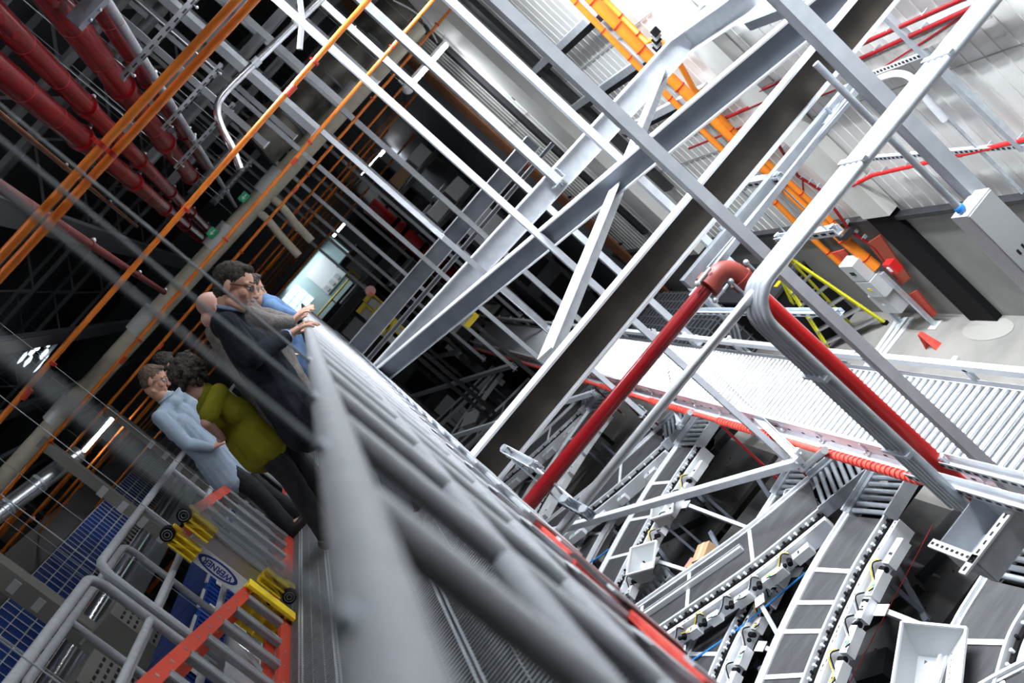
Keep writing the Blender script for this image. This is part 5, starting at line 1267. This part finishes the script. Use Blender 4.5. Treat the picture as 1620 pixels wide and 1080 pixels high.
# 5 woman in olive
y = 6.9; hc = U(302, 592, y=y); sh = U(336, 634, y=y); hip = U(402, 700, y=y)
person('person with short dark curly hair in an olive green top, seen from behind', hc, V(.55, .62, -.5), V(.70, -.05, .70), sh, hip, V(-.55, .83, 0),
    [(U(385, 640, y=y+.30), U(395, 668, y=y+.42), V(.5, .5, -.2), V(0, 0, -1), V(0, -1, 0)), (U(326, 668, y=y-.20), U(352, 692, y=y-.02), V(.9, .4, -.2), V(0, 0, -1), V(0, 1, 0))],
    [(V(hip.x+.0, y+.10, DZ+.48), V(hip.x-.10, y+.16, DZ+.09), V(hip.x+.04, y+.22, DZ+.04)), (V(hip.x-.02, y-.08, DZ+.48), V(hip.x-.16, y-.10, DZ+.09), V(hip.x-.02, y-.04, DZ+.04))],
    skinp, olive, trouser, hairdark, .007, curly=True, short_sleeve=True, topname='blouse', wide=.86, hem=.08)
# 6 man in the pale blue shirt
y = 8.5; hc = U(244, 602, y=y); sh = U(272, 641, y=y); hip = U(350, 728, y=y)
person('person with short brown hair and thin glasses in a pale blue shirt', hc, V(.62, -.12, -.68), V(.76, 0, .62), sh, hip, V(.5, .85, 0),
    [(U(330, 690, y=y+.25), U(362, 690, y=y+.2), V(1, 0, -.2), V(0, 0, -1), V(0, -1, 0)), (U(295, 702, y=y-.26), U(336, 708, y=y-.2), V(1, .2, -.4), V(0, .3, -1), V(.3, 1, 0))],
    [(V(hip.x, y+.12, DZ+.48), V(-1.38, y+.20, DZ+.09), V(-1.22, y+.2, DZ+.04)), (V(hip.x, y-.10, DZ+.48), V(-1.44, y-.16, DZ+.09), V(-1.28, y-.18, DZ+.04))],
    skin, shirtb, trouser, mat('hair_brown', (.09, .06, .04), .7, 0, (.16, .12, .09), 50, .5), .007, glasses=darkrod, collar=shirtb, topname='shirt', hem=.14, wide=1.22)
# 7 dark haired person behind
y = 9.8; hc = U(262, 578, y=y); sh = U(288, 606, y=y); hip = U(350, 680, y=y)
person('person in black, mostly hidden between the pale blue shirt and the curly hair', hc, V(.5, .6, -.5), V(.7, 0, .7), sh, hip, V(-.4, .9, 0),
    [(U(320, 640, y=y+.25), U(345, 650, y=y+.2), V(1, 0, -.2), V(0, 0, -1), V(0, -1, 0)), (U(305, 650, y=y-.22), U(335, 660, y=y-.15), V(1, .2, -.4), V(0, .3, -1), V(.3, 1, 0))],
    legset(hip, -1.2, -1.3, y), skin, suit, trouser, hairgrey, .010)

# pieces that stand apart become objects of their own
def split_pieces(o):
    me = o.data; n = len(me.vertices); par = list(range(n))
    def find(a):
        while par[a] != a: par[a] = par[par[a]]; a = par[a]
        return a
    for p in me.polygons:
        vs = p.vertices; a = find(vs[0])
        for v in vs[1:]:
            b_ = find(v)
            if a != b_: par[b_] = a
    comp = {}
    for i in range(n): comp.setdefault(find(i), []).append(i)
    co = np.array([v.co[:] for v in me.vertices]); keys = list(comp); bb = [(co[comp[k]].min(0)-.008, co[comp[k]].max(0)+.008) for k in keys]
    cl = list(range(len(keys)))
    if len(keys) > 400: return
    def f2_(a):
        while cl[a] != a: a = cl[a]
        return a
    for i in range(len(keys)):
        for j in range(i):
            if (bb[i][0] <= bb[j][1]).all() and (bb[j][0] <= bb[i][1]).all(): cl[f2_(i)] = f2_(j)
    roots = sorted(set(f2_(i) for i in range(len(keys))))
    if len(roots) < 2 or len(roots) > 60: return
    vg = {}
    for i, k in enumerate(keys):
        for v in comp[k]: vg[v] = f2_(i)
    base = o.name.split('.')[0]
    for r_ in roots:
        idx = [v for v in range(n) if vg[v] == r_]; mp = {v: i for i, v in enumerate(idx)}
        fs = []; mi = []; sm = []
        for p in me.polygons:
            if vg[p.vertices[0]] == r_: fs.append([mp[v] for v in p.vertices]); mi.append(p.material_index); sm.append(p.use_smooth)
        m2 = bpy.data.meshes.new(base); m2.from_pydata([tuple(co[v]) for v in idx], [], fs)
        for m in me.materials: m2.materials.append(m)
        m2.polygons.foreach_set('material_index', mi); m2.polygons.foreach_set('use_smooth', sm); m2.update()
        q = o.copy(); q.data = m2; COL.objects.link(q)
    bpy.data.objects.remove(o)
SPLIT = {'joint_sleeve', 'pipe_strap', 'coupling_bolt', 'nut', 'clamp', 'coupling', 'drop_rod', 'hanger_wire', 'end_cap', 'pipe_clip', 'leg', 'stand', 'stiffener', 'joist', 'branch_pipe', 'duct_band', 'tool_hole', 'rear_brace', 'upright', 'beam', 'window_pane', 'flange', 'ladder_top', 'header_panel', 'side_frame', 'rear_panel', 'wall_panel', 'brace_leg', 'head_frame', 'side_rail', 'cable'}
for o in list(bpy.data.objects):
    if o.type == 'MESH' and o.parent and o.data.users == 1 and o.name.split('.')[0] in SPLIT and not o.children: split_pieces(o)
for o in list(bpy.data.objects):
    if '_org' in o: del o['_org']
